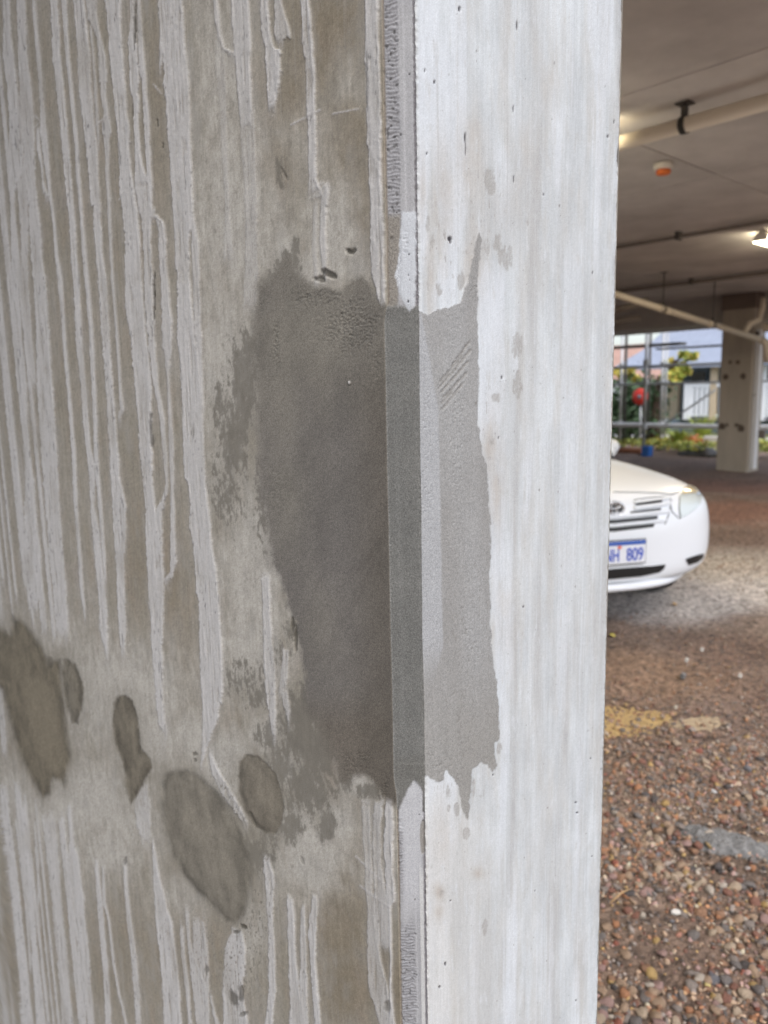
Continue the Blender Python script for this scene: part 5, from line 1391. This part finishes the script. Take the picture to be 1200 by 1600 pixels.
def crown_px(px0, py0, lst):
    b = on_z(px0, py0, .05); out = []
    for px, py, rp in lst:
        q = on_x(px, py, b.x + .3 * math.sin(px)); k = rp / F_PX * float((Vector(q) - Vector(CAM)).dot(Vector(FWD)))
        out.append((q.x - b.x, q.y - b.y, q.z - .05, k * .9, k, k * .75))
    return out


tree(1021, 692, 'garden tree with dark leaning trunk and yellow green leaves behind the scaffold', [LG, LY, LG], crown_px(1021, 692, [(1054, 588, 13), (1070, 578, 9), (1040, 592, 9), (1062, 572, 8), (1083, 557, 8), (1068, 554, 7), (1046, 566, 7)]), 1.7, .17, 1, n=1000, size=.075, lean=(0, -.15))
tree(978, 690, 'small yellow leaved tree behind the scaffold next to the hedge', [LY, LY, LG], crown_px(978, 690, [(977, 588, 10), (992, 593, 8), (967, 582, 8), (985, 580, 6)]), 1.5, .07, 2, n=600, size=.075)
# hedge
b = on_z(981, 692, .05); root = empty('hedge', tuple(b)); tag(root, 'dark green hedge at the left of the garden, behind the red disc', 'hedge')
leaf_cloud('foliage', root, [LD, LD, MAT['leaf_dark']], [(.3, 0, .8, .5, .9, .9), (.3, .9, .7, .5, .8, .8), (.4, -.1, 1.3, .45, .7, .45)], 2600, .075, 9)
bm = bmesh.new()
for k in range(5): tube(bm, [(.3, -.6 + .35 * k, -.1), (.32, -.6 + .36 * k, 1.1)], [.03, .012], 6)
bm_obj('stems', bm, MAT['bark'], root)
# red disc
q = on_x(1000, 620, on_z(981, 692, .05).x - .75)
root = empty('red_disc', (q.x, q.y, .05)); tag(root, 'round red disc with a grey centre standing before the hedge', 'sign')
bm = bmesh.new(); lathe(bm, [(.02, -.03), (.19, -.03), (.205, 0), (.19, .03), (.02, .03)], 30); bmesh.ops.rotate(bm, cent=(0, 0, 0), matrix=Matrix.Rotation(-math.pi / 2, 3, 'Y'), verts=bm.verts); bmesh.ops.translate(bm, vec=(0, 0, q.z - .05), verts=bm.verts); bm_obj('disc', bm, MAT['red_paint'], root)
bm = bmesh.new(); lathe(bm, [(.005, -.04), (.055, -.04), (.055, .04), (.005, .04)], 20); bmesh.ops.rotate(bm, cent=(0, 0, 0), matrix=Matrix.Rotation(-math.pi / 2, 3, 'Y'), verts=bm.verts); bmesh.ops.translate(bm, vec=(0, 0, q.z - .05), verts=bm.verts); bm_obj('hub', bm, MAT['render_grey'], root)
tube_obj('post', [Vector((.05, 0, -.1)), Vector((.05, 0, q.z - .1))], .025, MAT['steel'], root, 8)

# house with verandah
HX = GX + 4.6
ya, yb = on_x(1040, 640, HX).y, on_x(1260, 640, HX).y
h0 = on_x(1075, 660, HX)
house = empty('house', (HX, h0.y, 0)); tag(house, 'blue grey weatherboard house with white verandah rails and pale metal roof', 'house')


def hb(nm, px0, px1, py0, py1, dx, depth, mt, parent=None, bevel=0.0):
    a, b2 = on_x(px0, py0, HX + dx), on_x(px1, py1, HX + dx)
    yl, yr = a.y, b2.y
    c = Vector((HX + dx + depth / 2 - HX, (yl + yr) / 2 - h0.y, (a.z + b2.z) / 2))
    return box_obj(nm, c, (depth, abs(yl - yr), abs(a.z - b2.z)), mt, parent or house, bevel=bevel)


hb('wall', 1056, 1290, 560, 690, 1.5, .2, MAT['render_grey'])
hb('wall', 1032, 1056, 590, 690, 1.2, .2, MAT['render_beige'])
hb('plinth', 1028, 1290, 655, 692, .2, .25, MAT['render_grey'])
hb('verandah_floor', 1056, 1290, 655, 658, -.05, 1.5, MAT['path'])
w = hb('window', 1077, 1104, 576, 602, 1.42, .06, MAT['render_grey']); hb('pane', 1079.5, 1101, 582, 600, 1.39, .03, MAT['window'], parent=house)
w2 = hb('window', 1196, 1225, 576, 602, 1.42, .06, MAT['render_grey']); hb('pane', 1199, 1222, 582, 600, 1.39, .03, MAT['window'])
hb('verandah_post', 1110.5, 1116.5, 571, 658, -.05, .14, MAT['render_beige'], bevel=.01)
hb('verandah_post', 1069, 1077, 597, 656, -.04, .14, MAT['white_paint'], bevel=.01)
hb('verandah_post', 1186, 1192, 571, 658, -.05, .14, MAT['white_paint'], bevel=.01)
bal = hb('balustrade', 1077, 1250, 598.5, 602, -.03, .07, MAT['white_paint'])
hb('bottom_rail', 1077, 1250, 648, 652, -.03, .06, MAT['white_paint'])
for k in range(26):
    x = 1079.2 + 7.5 * k
    if 1110 < x < 1117: continue
    hb('picket', x, x + 3.9, 603, 648, -.02, .025, MAT['white_paint'])
# roof: ribbed metal sheet sloping up and away from the eave
ev = on_x(1100, 570, HX - .3); e0 = on_x(955, 572, HX - .3).y - h0.y; e1 = on_x(1290, 566, HX - .3).y - h0.y
bm = bmesh.new()
ys = np.arange(min(e0, e1), max(e0, e1), .07)
for j, y in enumerate(ys):
    z = .018 if j % 3 == 0 else 0
    r0 = [bm.verts.new((-.3, y, ev.z + z)), bm.verts.new((1.6, y, ev.z + .62 + z)), bm.verts.new((5.5, y, ev.z + 2.6 + z))]
    if j:
        for k in range(2): bm.faces.new((prev[k], prev[k + 1], r0[k + 1], r0[k]))
    prev = r0
bmesh.ops.recalc_face_normals(bm, faces=bm.faces); bmesh.ops.solidify(bm, geom=bm.faces[:], thickness=.03)
bm_obj('roof', bm, MAT['roof_blue'], house)
box_obj('gutter', (-.33, (e0 + e1) / 2, ev.z - .03), (.12, abs(e0 - e1), .09), MAT['roof_blue'], house, bevel=.01)

# second house behind on the left
RX = GX + 16
q = on_x(985, 560, RX)
h2 = empty('house', (RX, q.y, -1.3)); tag(h2, 'pale house with red brown roof far behind the hedge', 'house')
box_obj('wall', (2.5, 0, 1.6), (5, 9, 3.2), MAT['white_paint'], h2)
bm = bmesh.new()
v = [bm.verts.new(p) for p in ((-.4, -4.9, 3.2), (-.4, 4.9, 3.2), (5.4, 4.9, 3.2), (5.4, -4.9, 3.2), (2.5, -3, 5.0), (2.5, 3, 5.0))]
for f in ((0, 1, 5, 4), (2, 3, 4, 5), (1, 2, 5), (3, 0, 4), (3, 2, 1, 0)): bm.faces.new([v[k] for k in f])
bmesh.ops.recalc_face_normals(bm, faces=bm.faces); bm_obj('roof', bm, MAT['roof_red'], h2)
wn = box_obj('window', (-.03, -1.0, 1.9), (.08, 1.4, 1.0), MAT['white_paint'], h2); box_obj('pane', (-.08, -1.0, 1.9), (.03, 1.2, .8), MAT['window'], h2)

# low planting
leaf_cloud('ground_cover', None, [MAT['grass'], LY, MAT['grass'], LG], [(*on_z(px, py, .2)[:], .5, .6, .07) for px, py in ((985, 690), (1005, 692), (1030, 690), (1048, 692), (1062, 698), (1080, 694), (1095, 688), (1110, 694), (1060, 685), (1200, 700), (1190, 690))], 1700, .045, 12)
o = bpy.data.objects['ground_cover']; tag(o, kind='stuff')
for k, (px, py, lab) in enumerate([(1097, 694, 'tufted green plant with upright blades beside the far pillar'), (1062, 702, 'low green plant to the left of the orange flowers')]):
    b = on_z(px, py, .05); root = empty('grass_plant', tuple(b)); tag(root, lab, 'plant', 'upright green plants')
    rs = random.Random(k); bm = bmesh.new()
    for _ in range(90):
        a = rs.uniform(0, 6.28); l = rs.uniform(.35, .8 if k == 0 else .5); o_ = rs.uniform(.05, .30)
        p0, p1, p2 = Vector((.1 * math.cos(a), .1 * math.sin(a), 0)), Vector((o_ * math.cos(a), o_ * math.sin(a), l * .7)), Vector((o_ * 1.8 * math.cos(a), o_ * 1.8 * math.sin(a), l))
        s_ = Vector((-math.sin(a), math.cos(a), 0)) * .018
        v = [bm.verts.new(p) for p in (p0 - s_, p0 + s_, p1 + s_, p1 - s_, p2)]
        bm.faces.new(v[:4]); bm.faces.new((v[3], v[2], v[4]))
    bm_obj('blades', bm, MAT['leaf_green'], root)
b = on_z(1076, 702, .05); root = empty('flower_clump', tuple(b)); tag(root, 'clump of orange flowers low in the garden left of the far pillar', 'flowers')
leaf_cloud('petal_cluster', root, [MAT['flower']], [(0, 0, .20, .2, .32, .09)], 260, .045, 14)['kind'] = 'stuff'; leaf_cloud('foliage', root, [LG], [(0, 0, .08, .22, .35, .1)], 200, .05, 15)
# dark heap and pale block at the foot of the far pillar
b = on_z(1093, 712, 0); bm = bmesh.new(); bmesh.ops.create_icosphere(bm, subdivisions=3, radius=1)
for v in bm.verts:
    p = v.co; k = 1 + .35 * math.sin(p.x * 5 + 1) * math.sin(p.y * 4) + .15 * math.sin(p.z * 9)
    v.co = Vector((p.x * .3 * k, p.y * .42 * k, max(-.05, p.z * .17 * k)))
o = bm_obj('dark_heap', bm, MAT['steel_dark'], smooth=True); o.location = (b.x, b.y, 0); tag(o, 'low dark heap on the dirt left of the far pillar', 'heap')
b = on_z(1098, 706, 0); o = box_obj('pale_block', (b.x + .5, b.y, .16), (.35, .42, .34), MAT['white_chip'], bevel=.03, rot=Matrix.Rotation(.4, 3, 'Z')); tag(o, 'pale block behind the dark heap beside the far pillar', 'block')

build_near_pillar()
